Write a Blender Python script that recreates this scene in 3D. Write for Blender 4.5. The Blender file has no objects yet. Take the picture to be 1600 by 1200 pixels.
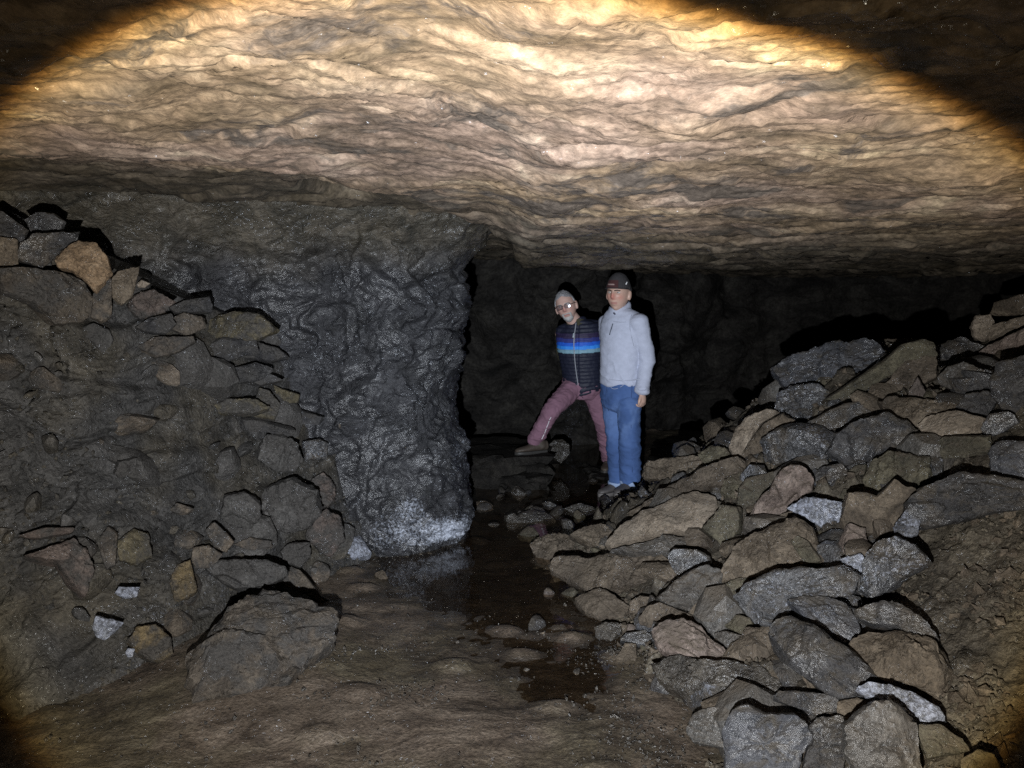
import bpy, bmesh, math, random
import numpy as np
from mathutils import Vector, Matrix

# ------------------------------------------------------------------ camera, world, torch, exposure
S = bpy.context.scene
C = S.collection
CAM = Vector((0.0, 0.0, 1.5))
FPX = 1202.0                      # focal length in pixels of the 1600 px wide photograph
PITCH = math.atan(120.0 / FPX)    # eye level lies at pixel row 480
cam_d = bpy.data.cameras.new('camera')
cam_d.sensor_width = 36.0
cam_d.lens = 36.0 * FPX / 1600.0
cam_d.clip_start = 0.05
cam_d.clip_end = 200.0
cam = bpy.data.objects.new('camera', cam_d)
C.objects.link(cam)
cam.location = CAM
cam.rotation_euler = (math.pi / 2 - PITCH, 0, 0)
S.camera = cam

world = bpy.data.worlds.new('World')
S.world = world
world.use_nodes = True
bg = world.node_tree.nodes['Background']
bg.inputs[0].default_value = (0.55, 0.5, 0.42, 1)
bg.inputs[1].default_value = 0.0006          # underground: next to no light but the torch

S.view_settings.view_transform = 'Standard'
S.view_settings.look = 'None'
S.view_settings.gamma = 1.0
S.view_settings.use_curve_mapping = False
S.view_settings.exposure = 0.0
S.render.engine = 'CYCLES'
S.cycles.max_bounces = 5
S.cycles.diffuse_bounces = 3
S.cycles.glossy_bounces = 3
S.cycles.transparent_max_bounces = 6
S.cycles.transmission_bounces = 2
S.cycles.caustics_reflective = False
S.cycles.caustics_refractive = False
S.cycles.sample_clamp_indirect = 3.0
S.cycles.sample_clamp_direct = 4.0
S.cycles.use_denoising = False        # the photograph is grainy and full of tiny glints

def make_torch():
    """the hand torch of whoever takes the photograph: held low, left of the lens; warm fringe at the rim of its beam"""
    L = bpy.data.lights.new('torch', 'SPOT')
    L.energy = 1600.0
    L.shadow_soft_size = 0.012
    L.spot_size = math.radians(150)
    L.spot_blend = 0.15
    L.use_nodes = True
    nt = L.node_tree
    nt.nodes.clear()
    out = nt.nodes.new('ShaderNodeOutputLight')
    em = nt.nodes.new('ShaderNodeEmission')
    tc = nt.nodes.new('ShaderNodeTexCoord')
    sp = nt.nodes.new('ShaderNodeSeparateXYZ')
    ab = nt.nodes.new('ShaderNodeMath'); ab.operation = 'ABSOLUTE'
    ac = nt.nodes.new('ShaderNodeMath'); ac.operation = 'ARCCOSINE'
    dv = nt.nodes.new('ShaderNodeMath'); dv.operation = 'DIVIDE'; dv.inputs[1].default_value = math.radians(60)
    cr = nt.nodes.new('ShaderNodeValToRGB')
    nt.links.new(tc.outputs['Normal'], sp.inputs[0])
    nt.links.new(sp.outputs[2], ab.inputs[0])
    nt.links.new(ab.outputs[0], ac.inputs[0])
    nt.links.new(ac.outputs[0], dv.inputs[0])
    nt.links.new(dv.outputs[0], cr.inputs[0])
    nt.links.new(cr.outputs[0], em.inputs[0])
    nt.links.new(em.outputs[0], out.inputs[0])
    e = cr.color_ramp.elements
    stops = BEAM
    e[0].position = stops[0][0] / 60; e[0].color = stops[0][1] + (1,)
    e[1].position = stops[-1][0] / 60; e[1].color = stops[-1][1] + (1,)
    for deg, c in stops[1:-1]:
        n = e.new(deg / 60); n.color = c + (1,)
    o = bpy.data.objects.new('torch', L)
    C.objects.link(o)
    o.location = CAM + Vector((-0.10, 0.02, -0.31))
    o.rotation_euler = (math.pi / 2 - PITCH - math.radians(TORCH_DOWN), 0, math.radians(-1.4))
    return o
BEAM = [(0, (0.84, 0.91, 1.0)), (8, (0.84, 0.90, 0.98)), (18, (0.70, 0.73, 0.77)), (27, (0.47, 0.48, 0.49)),
        (34.8, (0.40, 0.39, 0.37)), (36.8, (0.48, 0.43, 0.32)), (37.9, (0.36, 0.265, 0.12)), (38.5, (0.13, 0.072, 0.019)), (39.0, (0.022, 0.014, 0.005)),
        (39.6, (0.0070, 0.0060, 0.0043)), (60, (0.0034, 0.0031, 0.0025))]
TORCH_DOWN = -4.0
make_torch()

# ------------------------------------------------------------------ numpy noise
_rs = np.random.RandomState(7)
_perm = np.concatenate([_rs.permutation(256)] * 3).astype(np.int64)
_g = _rs.normal(size=(256, 3)); _g /= np.linalg.norm(_g, axis=1)[:, None]
def perlin(p):
    i = np.floor(p).astype(np.int64); f = p - i
    u = f * f * f * (f * (f * 6 - 15) + 10)
    i &= 255
    def gr(a, b, c):
        h = _perm[_perm[_perm[(i[:, 0] + a) & 255] + ((i[:, 1] + b) & 255)] + ((i[:, 2] + c) & 255)]
        return (_g[h] * (f - np.array([a, b, c]))).sum(1)
    x0 = gr(0,0,0) * (1-u[:,0]) + gr(1,0,0) * u[:,0]
    x1 = gr(0,1,0) * (1-u[:,0]) + gr(1,1,0) * u[:,0]
    x2 = gr(0,0,1) * (1-u[:,0]) + gr(1,0,1) * u[:,0]
    x3 = gr(0,1,1) * (1-u[:,0]) + gr(1,1,1) * u[:,0]
    y0 = x0 * (1-u[:,1]) + x1 * u[:,1]
    y1 = x2 * (1-u[:,1]) + x3 * u[:,1]
    return (y0 * (1-u[:,2]) + y1 * u[:,2]) * 1.5
def fbm(p, oct=4, gain=0.5, lac=2.03, ridged=False):
    p = np.asarray(p, float); s = np.zeros(len(p)); a = 1.0
    for k in range(oct):
        n = perlin(p + 17.3 * k)
        s += a * ((1 - 2 * np.abs(n)) if ridged else n)
        p = p * lac; a *= gain
    return s
def P3(x, y, z=0.0):
    x = np.asarray(x, float)
    return np.stack([x, np.broadcast_to(np.asarray(y, float), x.shape), np.broadcast_to(np.asarray(z, float), x.shape)], 1)
def worley(x, y, seed=0):
    """2-d cells: distance to the nearest point, gap to the second nearest, random value and offset of the cell"""
    i = np.floor(x).astype(np.int64); j = np.floor(y).astype(np.int64)
    f1 = np.full(x.shape, 9.0); f2 = np.full(x.shape, 9.0); idv = np.zeros(x.shape); ox = np.zeros(x.shape); oy = np.zeros(x.shape)
    for a in (-1, 0, 1):
        for b in (-1, 0, 1):
            h = _perm[_perm[(i + a + seed) & 255] + ((j + b) & 255)]
            cx = i + a + (_perm[h] / 255.0); cy = j + b + (_perm[h + 31] / 255.0)
            d = np.hypot(x - cx, y - cy)
            n = d < f1
            f2 = np.where(n, f1, np.minimum(f2, d))
            f1 = np.where(n, d, f1); idv = np.where(n, _perm[h + 77] / 255.0, idv)
            ox = np.where(n, x - cx, ox); oy = np.where(n, y - cy, oy)
    return f1, f2 - f1, idv, ox, oy
def facets(x, y, f, aspect=1.0, seed=0, edge=0.24):
    """broken faces: every cell is a small tilted plane, with a cut between neighbours"""
    c = worley(x * f, y * f * aspect, seed); r = c[2]
    r2 = np.mod(r * 57.31, 1.0); r3 = np.mod(r * 91.73, 1.0)
    h = (r - 0.5) + 1.8 * (c[3] * (r2 - 0.5) + c[4] * (r3 - 0.5))
    e = sstep(0.0, edge, c[1])
    return h * e - 0.35 * (1 - e)
def sstep(a, b, x):
    t = np.clip((np.asarray(x, float) - a) / (b - a), 0, 1)
    return t * t * (3 - 2 * t)

# ------------------------------------------------------------------ pixels of the photograph to rays
RX = Matrix.Rotation(math.pi / 2 - PITCH, 3, 'X')
def ray(px, py):
    return RX @ Vector(((px - 800) / FPX, (600 - py) / FPX, -1.0))
def at(px, py, Y):
    r = ray(px, py)
    return CAM + r * (Y / r.y)

# ------------------------------------------------------------------ objects
def tag(o, label=None, cat=None, group=None, kind=None):
    if label: o['label'] = label
    if cat: o['category'] = cat
    if group: o['group'] = group
    if kind: o['kind'] = kind
    return o
def link(name, me, mat=None, parent=None, loc=None):
    o = bpy.data.objects.new(name, me)
    C.objects.link(o)
    if loc is not None: o.location = loc
    if mat is not None:
        me.materials.clear(); me.materials.append(mat)
    if parent is not None: o.parent = parent
    return o
def mesh_from(name, v, f, smooth=True, sharp=None):
    me = bpy.data.meshes.new(name)
    me.from_pydata([tuple(a) for a in v], [], f)
    me.update()
    if smooth:
        me.polygons.foreach_set('use_smooth', [True] * len(me.polygons))
        if sharp: me.set_sharp_from_angle(angle=math.radians(sharp))
    return me
def grid_mesh(name, X, Y, Z, flip=False, smooth=True):
    """a sheet from 2-d arrays of coordinates"""
    n, m = X.shape
    co = np.stack([X, Y, Z], -1).reshape(-1, 3).astype(np.float32)
    idx = np.arange(n * m).reshape(n, m)
    q = np.stack([idx[:-1, :-1], idx[:-1, 1:], idx[1:, 1:], idx[1:, :-1]], -1).reshape(-1, 4)
    if flip: q = q[:, ::-1]
    me = bpy.data.meshes.new(name)
    me.vertices.add(len(co)); me.vertices.foreach_set('co', co.ravel())
    me.loops.add(q.size); me.loops.foreach_set('vertex_index', q.ravel().astype(np.int32))
    me.polygons.add(len(q)); me.polygons.foreach_set('loop_start', np.arange(0, q.size, 4, dtype=np.int32))
    me.polygons.foreach_set('loop_total', np.full(len(q), 4, dtype=np.int32))
    me.polygons.foreach_set('use_smooth', np.ones(len(q), dtype=bool))
    me.update(calc_edges=True)
    return me
def fattr(me, name, vals):
    a = me.attributes.new(name, 'FLOAT', 'POINT')
    a.data.foreach_set('value', np.asarray(vals, dtype=np.float32).ravel())
def cattr(me, cols):
    a = me.attributes.new('Col', 'FLOAT_COLOR', 'POINT')
    c = np.ones((len(me.vertices), 4), dtype=np.float32); c[:, :3] = cols
    a.data.foreach_set('color', c.ravel())

# ------------------------------------------------------------------ materials
class NT:
    def __init__(s, name):
        s.m = bpy.data.materials.new(name); s.m.use_nodes = True
        s.t = s.m.node_tree; s.t.nodes.clear()
        s.out = s.t.nodes.new('ShaderNodeOutputMaterial')
    def n(s, typ, props=None, **ins):
        nd = s.t.nodes.new('ShaderNode' + typ)
        for k, v in (props or {}).items(): setattr(nd, k, v)
        for k, v in ins.items():
            key = int(k[1:]) if k[0] == 'i' and k[1:].isdigit() else k.replace('_', ' ')
            s.put(nd.inputs[key], v)
        return nd
    def put(s, sock, v):
        if hasattr(v, 'node'): s.t.links.new(v, sock)
        elif isinstance(v, bpy.types.Node): s.t.links.new(v.outputs[0], sock)
        else:
            if isinstance(v, tuple) and len(v) == 3 and sock.type == 'RGBA': v = v + (1,)
            sock.default_value = v
    def math(s, op, a, b=0.0, clamp=False):
        return s.n('Math', {'operation': op, 'use_clamp': clamp}, i0=a, i1=b).outputs[0]
    def vec(s, op, a, b):
        nd = s.n('VectorMath', {'operation': op}, i0=a)
        if op == 'SCALE': s.put(nd.inputs['Scale'], b)
        else: s.put(nd.inputs[1], b)
        return nd.outputs[0]
    def noise(s, v, scale, detail=5.0, rough=0.55, dist=0.0):
        return s.n('TexNoise', None, Vector=v, Scale=scale, Detail=detail, Roughness=rough, Distortion=dist).outputs[0]
    def ramp(s, fac, stops, interp='LINEAR'):
        nd = s.n('ValToRGB', None, Fac=fac); r = nd.color_ramp; r.interpolation = interp
        def c4(c): return (c, c, c, 1) if not isinstance(c, tuple) else c + (1,)
        r.elements[0].position = stops[0][0]; r.elements[0].color = c4(stops[0][1])
        r.elements[1].position = stops[-1][0]; r.elements[1].color = c4(stops[-1][1])
        for p, c in stops[1:-1]:
            e = r.elements.new(p); e.color = c4(c)
        return nd.outputs[0]
    def mix(s, fac, a, b, mode='MIX'):
        nd = s.n('Mix', {'data_type': 'RGBA', 'blend_type': mode})
        s.put(nd.inputs[0], fac); s.put(nd.inputs[6], a); s.put(nd.inputs[7], b)
        return nd.outputs[2]

def rock_material(name, ramp, scale=1.0, stretch=(1, 1, 1), warp=0.5, mineral=0.0, min_col=(0.40, 0.43, 0.52), glint=0.5, rough=(0.35, 0.75),
                  bump=0.95, tint=None, attr=None, wet=0.0, dust=None, fleck=120.0, spots=None, tone=None, coat=None, curl=0.6, bandh=0.02, sheen=0.0):
    """broken rock: banded colour, fine relief, mica flecks that flash in the torch light, pale mineral bloom"""
    t = NT(name)
    tc = t.n('TexCoord'); oi = t.n('ObjectInfo')
    off = t.n('CombineXYZ', None, X=t.math('MULTIPLY', oi.outputs['Random'], 37.0), Y=t.math('MULTIPLY', oi.outputs['Random'], 91.0), Z=t.math('MULTIPLY', oi.outputs['Random'], 13.0)).outputs[0]
    v = t.vec('ADD', tc.outputs['Object'], off)
    wn = t.n('TexNoise', None, Vector=v, Scale=2.2 * scale, Detail=3.0)
    wv = t.vec('SCALE', t.vec('SUBTRACT', wn.outputs['Color'], (0.5, 0.5, 0.5)), warp / scale)
    vw = t.vec('ADD', v, wv)
    vs = t.vec('MULTIPLY', vw, stretch)
    band = t.noise(vs, 6.0 * scale, 8.0, 0.62, curl)
    col = t.ramp(band, ramp)
    big = t.noise(v, 1.6 * scale, 4.0, 0.5)
    if tint:
        col = t.mix(t.ramp(big, [(0.44, 0.0), (0.58, 1.0)]), col, t.mix(1.0, col, tint, 'MULTIPLY'))
    if spots:
        sp = t.ramp(t.noise(vs, 3.6 * scale, 7.0, 0.68, 0.5), [(spots[0], 0.0), (spots[0] + 0.07, 1.0)])
        col = t.mix(sp, col, spots[1])
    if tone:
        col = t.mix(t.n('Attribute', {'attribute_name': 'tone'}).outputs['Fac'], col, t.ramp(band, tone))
    if coat:
        ct = t.ramp(t.noise(v, 4.5 * scale, 6.0, 0.65, 0.5), [(coat[0], 0.0), (coat[0] + 0.12, 0.92)])
        col = t.mix(ct, col, coat[1])
    fine = t.noise(v, 60.0 * scale, 5.0, 0.65)
    col = t.mix(0.75, col, t.ramp(fine, [(0.28, 0.25), (0.72, 1.5)]), 'MULTIPLY')
    if dust:
        nz = t.n('SeparateXYZ', None, i0=t.n('NewGeometry').outputs['Normal']).outputs[2]
        df = t.math('MULTIPLY', t.ramp(nz, [(0.25, 0.0), (0.8, 0.8)]), t.ramp(t.noise(v, 5.0 * scale, 5.0), [(0.4, 0.2), (0.6, 1.0)]))
        col = t.mix(df, col, dust)
    grit = t.noise(v, 230.0 * scale, 3.0, 0.7)
    mmask = None
    if mineral or attr:
        amt = t.math('MULTIPLY', t.n('Attribute', {'attribute_name': attr}).outputs['Fac'], 1.0) if attr else mineral
        mn = t.noise(v, 3.1, 6.0, 0.7, 0.3)
        ms = t.noise(v, 70.0, 4.0, 0.75)
        sm = t.math('ADD', t.math('MULTIPLY', mn, 0.60), t.math('MULTIPLY', ms, 0.80))
        thr = t.math('SUBTRACT', 1.02, t.math('MULTIPLY', amt, 0.48))
        mmask = t.math('MULTIPLY', t.math('SUBTRACT', sm, thr), 4.2, True)
        col = t.mix(mmask, col, t.mix(ms, (min_col[0] * 0.45, min_col[1] * 0.45, min_col[2] * 0.45), min_col))
    rg = t.ramp(t.noise(v, 9.0 * scale, 5.0, 0.6), [(0.32, rough[0]), (0.68, rough[1])])
    h = t.math('ADD', t.math('MULTIPLY', band, bandh / scale), t.math('MULTIPLY', fine, 0.011))
    h = t.math('ADD', h, t.math('MULTIPLY', grit, 0.0030))
    h = t.math('ADD', h, t.math('MULTIPLY', t.noise(vs, 22.0 * scale, 5.0, 0.6), 0.8 * bandh / scale))
    bp = t.n('Bump', None, Strength=bump, Distance=1.0, Height=h).outputs[0]
    bs = t.n('BsdfPrincipled', None, Base_Color=col, Roughness=rg, Normal=bp)
    bs.inputs['Specular IOR Level'].default_value = max(0.05, 0.30 + 0.22 * wet)
    if sheen:
        t.put(bs.inputs['Coat Weight'], t.math('MULTIPLY', t.ramp(t.noise(v, 3.4 * scale, 6.0, 0.65, 0.4), [(0.47, 0.0), (0.58, 1.0)]), sheen))
        bs.inputs['Coat Roughness'].default_value = 0.20
        t.put(bs.inputs['Coat Normal'], t.n('Bump', None, Strength=bump * 0.45, Distance=1.0, Height=h).outputs[0])
    sh = bs.outputs[0]
    if glint:
        vd = t.vec('ADD', v, t.vec('SCALE', t.vec('SUBTRACT', t.n('TexNoise', None, Vector=v, Scale=fleck * 0.9, Detail=2.0).outputs['Color'], (0.5, 0.5, 0.5)), 1.1 / fleck))
        vo = t.n('TexVoronoi', None, Vector=vd, Scale=fleck)
        cr = t.vec('SUBTRACT', vo.outputs['Color'], (0.5, 0.5, 0.5))
        nn = t.n('VectorMath', {'operation': 'NORMALIZE'}, i0=t.vec('ADD', bp, t.vec('SCALE', cr, 1.25))).outputs[0]
        gl = t.n('BsdfAnisotropic', None, Color=(0.80, 0.85, 0.93), Roughness=0.16, Normal=nn)
        gate = t.ramp(t.noise(v, 6.0 * scale, 5.0, 0.65), [(0.50, 0.01), (0.66, 1.0)])
        pick = t.n('SeparateXYZ', None, i0=t.n('TexWhiteNoise', None, Vector=vo.outputs['Position']).outputs['Color']).outputs[0]
        fac = t.math('MULTIPLY', t.math('GREATER_THAN', pick, 0.70), t.math('MULTIPLY', gate, glint * 2.2), True)
        mx = t.n('MixShader'); t.put(mx.inputs[0], fac); t.put(mx.inputs[1], sh); t.put(mx.inputs[2], gl.outputs[0])
        sh = mx.outputs[0]
    t.put(t.out.inputs[0], sh)
    return t.m

M = {}
def ramp3(d, m, l): return [(0.30, d), (0.5, m), (0.70, l)]
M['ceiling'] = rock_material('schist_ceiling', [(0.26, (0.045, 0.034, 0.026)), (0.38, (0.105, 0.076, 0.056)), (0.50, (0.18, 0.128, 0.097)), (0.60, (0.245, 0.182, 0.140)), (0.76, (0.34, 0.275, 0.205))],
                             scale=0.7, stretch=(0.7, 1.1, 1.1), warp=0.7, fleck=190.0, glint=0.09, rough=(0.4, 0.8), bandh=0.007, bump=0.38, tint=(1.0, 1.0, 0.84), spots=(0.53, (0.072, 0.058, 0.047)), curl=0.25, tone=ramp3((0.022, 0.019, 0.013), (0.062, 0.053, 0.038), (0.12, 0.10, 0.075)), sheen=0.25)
M['pillar'] = rock_material('dark_schist_pillar', ramp3((0.005, 0.005, 0.006), (0.015, 0.0152, 0.0178), (0.036, 0.036, 0.0395)), scale=0.9, stretch=(0.8, 0.8, 1.5), wet=0.6,
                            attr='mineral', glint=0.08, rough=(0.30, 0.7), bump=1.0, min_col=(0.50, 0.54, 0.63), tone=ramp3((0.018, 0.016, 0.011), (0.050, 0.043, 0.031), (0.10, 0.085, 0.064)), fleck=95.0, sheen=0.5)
M['back'] = rock_material('dim_cave_wall', ramp3((0.007, 0.0065, 0.006), (0.019, 0.0173, 0.0155), (0.040, 0.037, 0.032)), scale=0.6, stretch=(0.8, 0.8, 1.5), attr='mineral', glint=0.0, bump=1.0, rough=(0.6, 0.9), wet=-1.0)
M['rubble'] = rock_material('rubble_earth', ramp3((0.017, 0.0165, 0.016), (0.040, 0.0385, 0.037), (0.072, 0.069, 0.066)), scale=1.2, attr='mineral', glint=0.07, bump=0.9, tint=(1.1, 1.0, 0.8))
M['bank'] = rock_material('gritty_bank_earth', ramp3((0.026, 0.022, 0.016), (0.070, 0.059, 0.043), (0.125, 0.108, 0.080)), scale=1.2, glint=0.10, bump=1.0, tint=(0.75, 0.75, 0.78))
M['mud'] = rock_material('wet_mud', ramp3((0.043, 0.033, 0.025), (0.090, 0.070, 0.053), (0.138, 0.111, 0.086)), scale=1.3, stretch=(0.8, 1.2, 1), glint=0.10, rough=(0.26, 0.6), bump=0.7, tint=(0.78, 0.82, 0.72), wet=0.3, tone=ramp3((0.014, 0.011, 0.008), (0.030, 0.023, 0.017), (0.048, 0.038, 0.028)), sheen=0.35)
DU = (0.066, 0.053, 0.039)
M['dark'] = rock_material('dark_schist', ramp3((0.011, 0.011, 0.012), (0.030, 0.029, 0.030), (0.066, 0.063, 0.062)), scale=1.6, stretch=(0.7, 0.7, 2), glint=0.14, rough=(0.30, 0.7), wet=0.3, dust=(0.052, 0.044, 0.034), coat=(0.50, (0.052, 0.043, 0.033)), sheen=0.8)
M['blue'] = rock_material('blue_grey_schist', ramp3((0.020, 0.0215, 0.025), (0.046, 0.048, 0.056), (0.085, 0.087, 0.095)), scale=1.6, stretch=(0.7, 0.7, 2), glint=0.14, mineral=0.25, rough=(0.32, 0.7), wet=0.2, dust=(0.055, 0.047, 0.037), coat=(0.54, (0.052, 0.045, 0.036)), sheen=0.8)
M['brown'] = rock_material('brown_rock', ramp3((0.034, 0.026, 0.018), (0.083, 0.065, 0.046), (0.145, 0.117, 0.086)), scale=1.4, glint=0.05, rough=(0.4, 0.8), tint=(0.7, 0.7, 0.72), dust=DU)
M['olive'] = rock_material('olive_rock', ramp3((0.032, 0.028, 0.018), (0.070, 0.062, 0.041), (0.12, 0.106, 0.070)), scale=1.5, glint=0.07, rough=(0.35, 0.75), tint=(0.65, 0.65, 0.7), dust=DU)
M['tan'] = rock_material('tan_rock', ramp3((0.085, 0.068, 0.051), (0.18, 0.147, 0.113), (0.28, 0.235, 0.185)), scale=1.5, glint=0.04, rough=(0.45, 0.85), tint=(0.72, 0.70, 0.67), dust=(0.12, 0.10, 0.078))
M['ochre'] = rock_material('ochre_rock', ramp3((0.085, 0.055, 0.030), (0.17, 0.115, 0.068), (0.25, 0.18, 0.115)), scale=1.8, stretch=(1, 1, 2), glint=0.03, rough=(0.5, 0.85), tint=(0.8, 0.76, 0.7), dust=DU)
M['pink'] = rock_material('pinkish_rock', ramp3((0.062, 0.046, 0.039), (0.125, 0.097, 0.082), (0.19, 0.152, 0.130)), scale=1.4, glint=0.04, rough=(0.4, 0.8), tint=(0.7, 0.74, 0.76), dust=DU)
M['grey'] = rock_material('grey_rock', ramp3((0.030, 0.028, 0.026), (0.064, 0.061, 0.057), (0.11, 0.105, 0.098)), scale=1.4, glint=0.08, rough=(0.35, 0.75), tint=(0.85, 0.77, 0.68), dust=DU, sheen=0.4)
M['silver'] = rock_material('silvery_schist', ramp3((0.017, 0.017, 0.018), (0.044, 0.044, 0.046), (0.10, 0.10, 0.103)), scale=1.5, stretch=(1.8, 0.6, 1.8), glint=0.42, mineral=0.54, rough=(0.24, 0.6), wet=0.6, fleck=95.0, dust=(0.052, 0.044, 0.034), coat=(0.50, (0.052, 0.043, 0.033)), sheen=1.0)
M['white'] = rock_material('mineral_crusted_rock', ramp3((0.035, 0.036, 0.042), (0.075, 0.078, 0.09), (0.14, 0.145, 0.158)), scale=1.6, glint=0.38, mineral=0.80, rough=(0.3, 0.65), fleck=95.0, dust=(0.05, 0.045, 0.038), sheen=0.8)
M['wet'] = rock_material('wet_dark_rock', ramp3((0.014, 0.012, 0.010), (0.036, 0.031, 0.025), (0.068, 0.059, 0.047)), scale=1.4, glint=0.07, rough=(0.2, 0.5), wet=0.8, sheen=1.0)

EARTH = (0.040, 0.037, 0.034)
for nm in ('brown', 'olive', 'tan', 'pink', 'grey', 'dark', 'ochre'):
    pal = {'brown': ((0.034, 0.027, 0.021), (0.070, 0.057, 0.044), (0.11, 0.092, 0.072)), 'olive': ((0.032, 0.027, 0.016), (0.072, 0.060, 0.036), (0.12, 0.10, 0.062)), 'tan': ((0.05, 0.040, 0.030), (0.105, 0.084, 0.064), (0.17, 0.14, 0.108)),
           'pink': ((0.045, 0.034, 0.029), (0.088, 0.068, 0.058), (0.135, 0.108, 0.093)), 'grey': ((0.026, 0.024, 0.023), (0.054, 0.051, 0.048), (0.092, 0.087, 0.082)), 'dark': ((0.011, 0.011, 0.012), (0.029, 0.028, 0.029), (0.058, 0.056, 0.055)),
           'ochre': ((0.065, 0.047, 0.024), (0.13, 0.096, 0.05), (0.20, 0.15, 0.085))}[nm]
    M['m_' + nm] = rock_material('earth_stained_' + nm, ramp3(*pal), scale=1.6, glint=0.05, rough=(0.4, 0.8), tint=(0.75, 0.75, 0.74), coat=(0.44, EARTH))
M['ledge'] = rock_material('black_wet_ledge', ramp3((0.006, 0.0055, 0.005), (0.014, 0.0125, 0.011), (0.028, 0.025, 0.021)), scale=1.2, glint=0.0, rough=(0.5, 0.8), wet=-0.8)
def water_material():
    t = NT('still_water')
    v = t.n('TexCoord').outputs['Object']
    bp = t.n('Bump', None, Strength=0.25, Distance=1.0, Height=t.math('MULTIPLY', t.noise(v, 9.0, 2.0), 0.004)).outputs[0]
    g = t.n('NewGeometry')
    dt = t.n('VectorMath', {'operation': 'DOT_PRODUCT'}, i0=g.outputs['Incoming'], i1=bp).outputs['Value']
    fr = t.math('ADD', 0.02, t.math('MULTIPLY', 0.98, t.math('POWER', t.math('SUBTRACT', 1.0, t.math('ABSOLUTE', dt), True), 5.0)))
    gl = t.n('BsdfAnisotropic', None, Color=(1, 1, 1), Roughness=0.03, Normal=bp)
    tr = t.n('BsdfTransparent', None, Color=(0.74, 0.67, 0.58))
    mx = t.n('MixShader'); t.put(mx.inputs[0], fr); t.put(mx.inputs[1], tr.outputs[0]); t.put(mx.inputs[2], gl.outputs[0])
    t.put(t.out.inputs[0], mx.outputs[0])
    return t.m
M['water'] = water_material()

# ------------------------------------------------------------------ the cave: ceiling, floor, walls, banks
ip = np.interp
def ceiling_z(x, y):
    x = np.asarray(x, float); y = np.asarray(y, float)
    z = 1.925 - 0.012 * np.maximum(x, 0) + 0.0 * y
    yr = ip(x, [-3.2, -1.6, -0.9, -0.47, -0.22, 0.0, 0.25], [1.75, 1.95, 2.3, 2.8, 3.5, 4.7, 14.0])
    yr = yr + 0.10 * fbm(P3(x * 2.5, y * 2.5, 4.0), 3)
    z = z + 0.115 * sstep(-0.05, 0.85, y - yr)
    right = sstep(-0.15, 0.15, x)
    lip = 6.25 + 0.25 * fbm(P3(x * 0.9, 0.0, 2.0), 3)
    z = z - right * (0.045 + 0.045 * sstep(1.2, 3.0, y)) + right * 0.10 * sstep(0.0, 0.5, y - lip)
    z = z - 0.12 * sstep(-1.9, -3.2, x)
    # small dark hollow left of the middle
    hx, hy = -0.80, 3.62
    z = z + 0.20 * np.exp(-(((x - hx - 0.1 * (y - hy)) / 0.12) ** 2 + ((y - hy) / 0.30) ** 2) ** 3)
    # folded layers of schist
    wx = 0.30 * fbm(P3(x * 1.3, y * 1.3, 1.0), 3); wy = 0.22 * fbm(P3(x * 1.5, y * 1.5, 9.0), 3)
    z = z + 0.022 * fbm(P3(x * 1.1, y * 1.1, 3.0), 3)
    t = (y + wy) * 3.1 + (x + wx) * 0.9
    saw = t - np.floor(t); saw = 1 - np.where(saw < 0.8, saw / 0.8, (1 - saw) / 0.2)
    z = z - 0.009 * saw * (0.4 + sstep(-0.3, 0.4, fbm(P3(x * 1.7, y * 1.7, 21.0), 2)))
    t2 = (y + wy * 1.4) * 8.3 - (x + wx) * 2.2 + 0.6 * fbm(P3(x * 4, y * 4, 31.0), 2)
    s2 = t2 - np.floor(t2); s2 = 1 - np.where(s2 < 0.75, s2 / 0.75, (1 - s2) / 0.25)
    z = z - 0.006 * s2 * (0.3 + sstep(-0.3, 0.5, fbm(P3(x * 3, y * 3, 41.0), 2)))
    X = x + wx * 0.5; Yw = y + wy * 0.6
    far = 0.8 + 1.0 * sstep(2.6, 5.0, y)
    z = z - far * (0.022 * facets(X, Yw + 0.25 * x, 1.9, 1.5, 3) + 0.013 * facets(X, Yw - 0.2 * x, 4.4, 1.6, 7, 0.09)) - 0.0065 * facets(X, Yw + 0.3 * x, 10.5, 1.6, 13, 0.12) - 0.0038 * facets(X, Yw, 24.0, 1.5, 29)
    z = z - 0.010 * fbm(P3(X * 3.2, Yw * 3.8, 6.0), 3) - 0.0014 * fbm(P3(X * 30, Yw * 36, 6.0), 3)
    return z
ys = np.concatenate([np.linspace(-0.8, 0.68, 16), np.geomspace(0.70, 10.8, 560)])
u = np.linspace(-1, 1, 460)
Yg = np.repeat(ys[:, None], len(u), 1); Xg = u[None, :] * (1.15 + 0.82 * np.maximum(Yg, 0)) + 0.06 * Yg
Zg = ceiling_z(Xg.ravel(), Yg.ravel()).reshape(Xg.shape)
me = grid_mesh('cave_ceiling', Xg, Yg, Zg, flip=True)
x, y = Xg.ravel(), Yg.ravel()
nz = 0.35 * fbm(P3(x * 1.6, y * 1.6, 77.0), 4)
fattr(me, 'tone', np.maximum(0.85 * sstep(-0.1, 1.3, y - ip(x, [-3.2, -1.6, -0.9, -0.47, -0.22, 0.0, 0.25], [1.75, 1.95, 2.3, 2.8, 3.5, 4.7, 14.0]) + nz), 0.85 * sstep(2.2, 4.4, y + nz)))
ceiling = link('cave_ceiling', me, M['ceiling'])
tag(ceiling, kind='structure')

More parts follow.
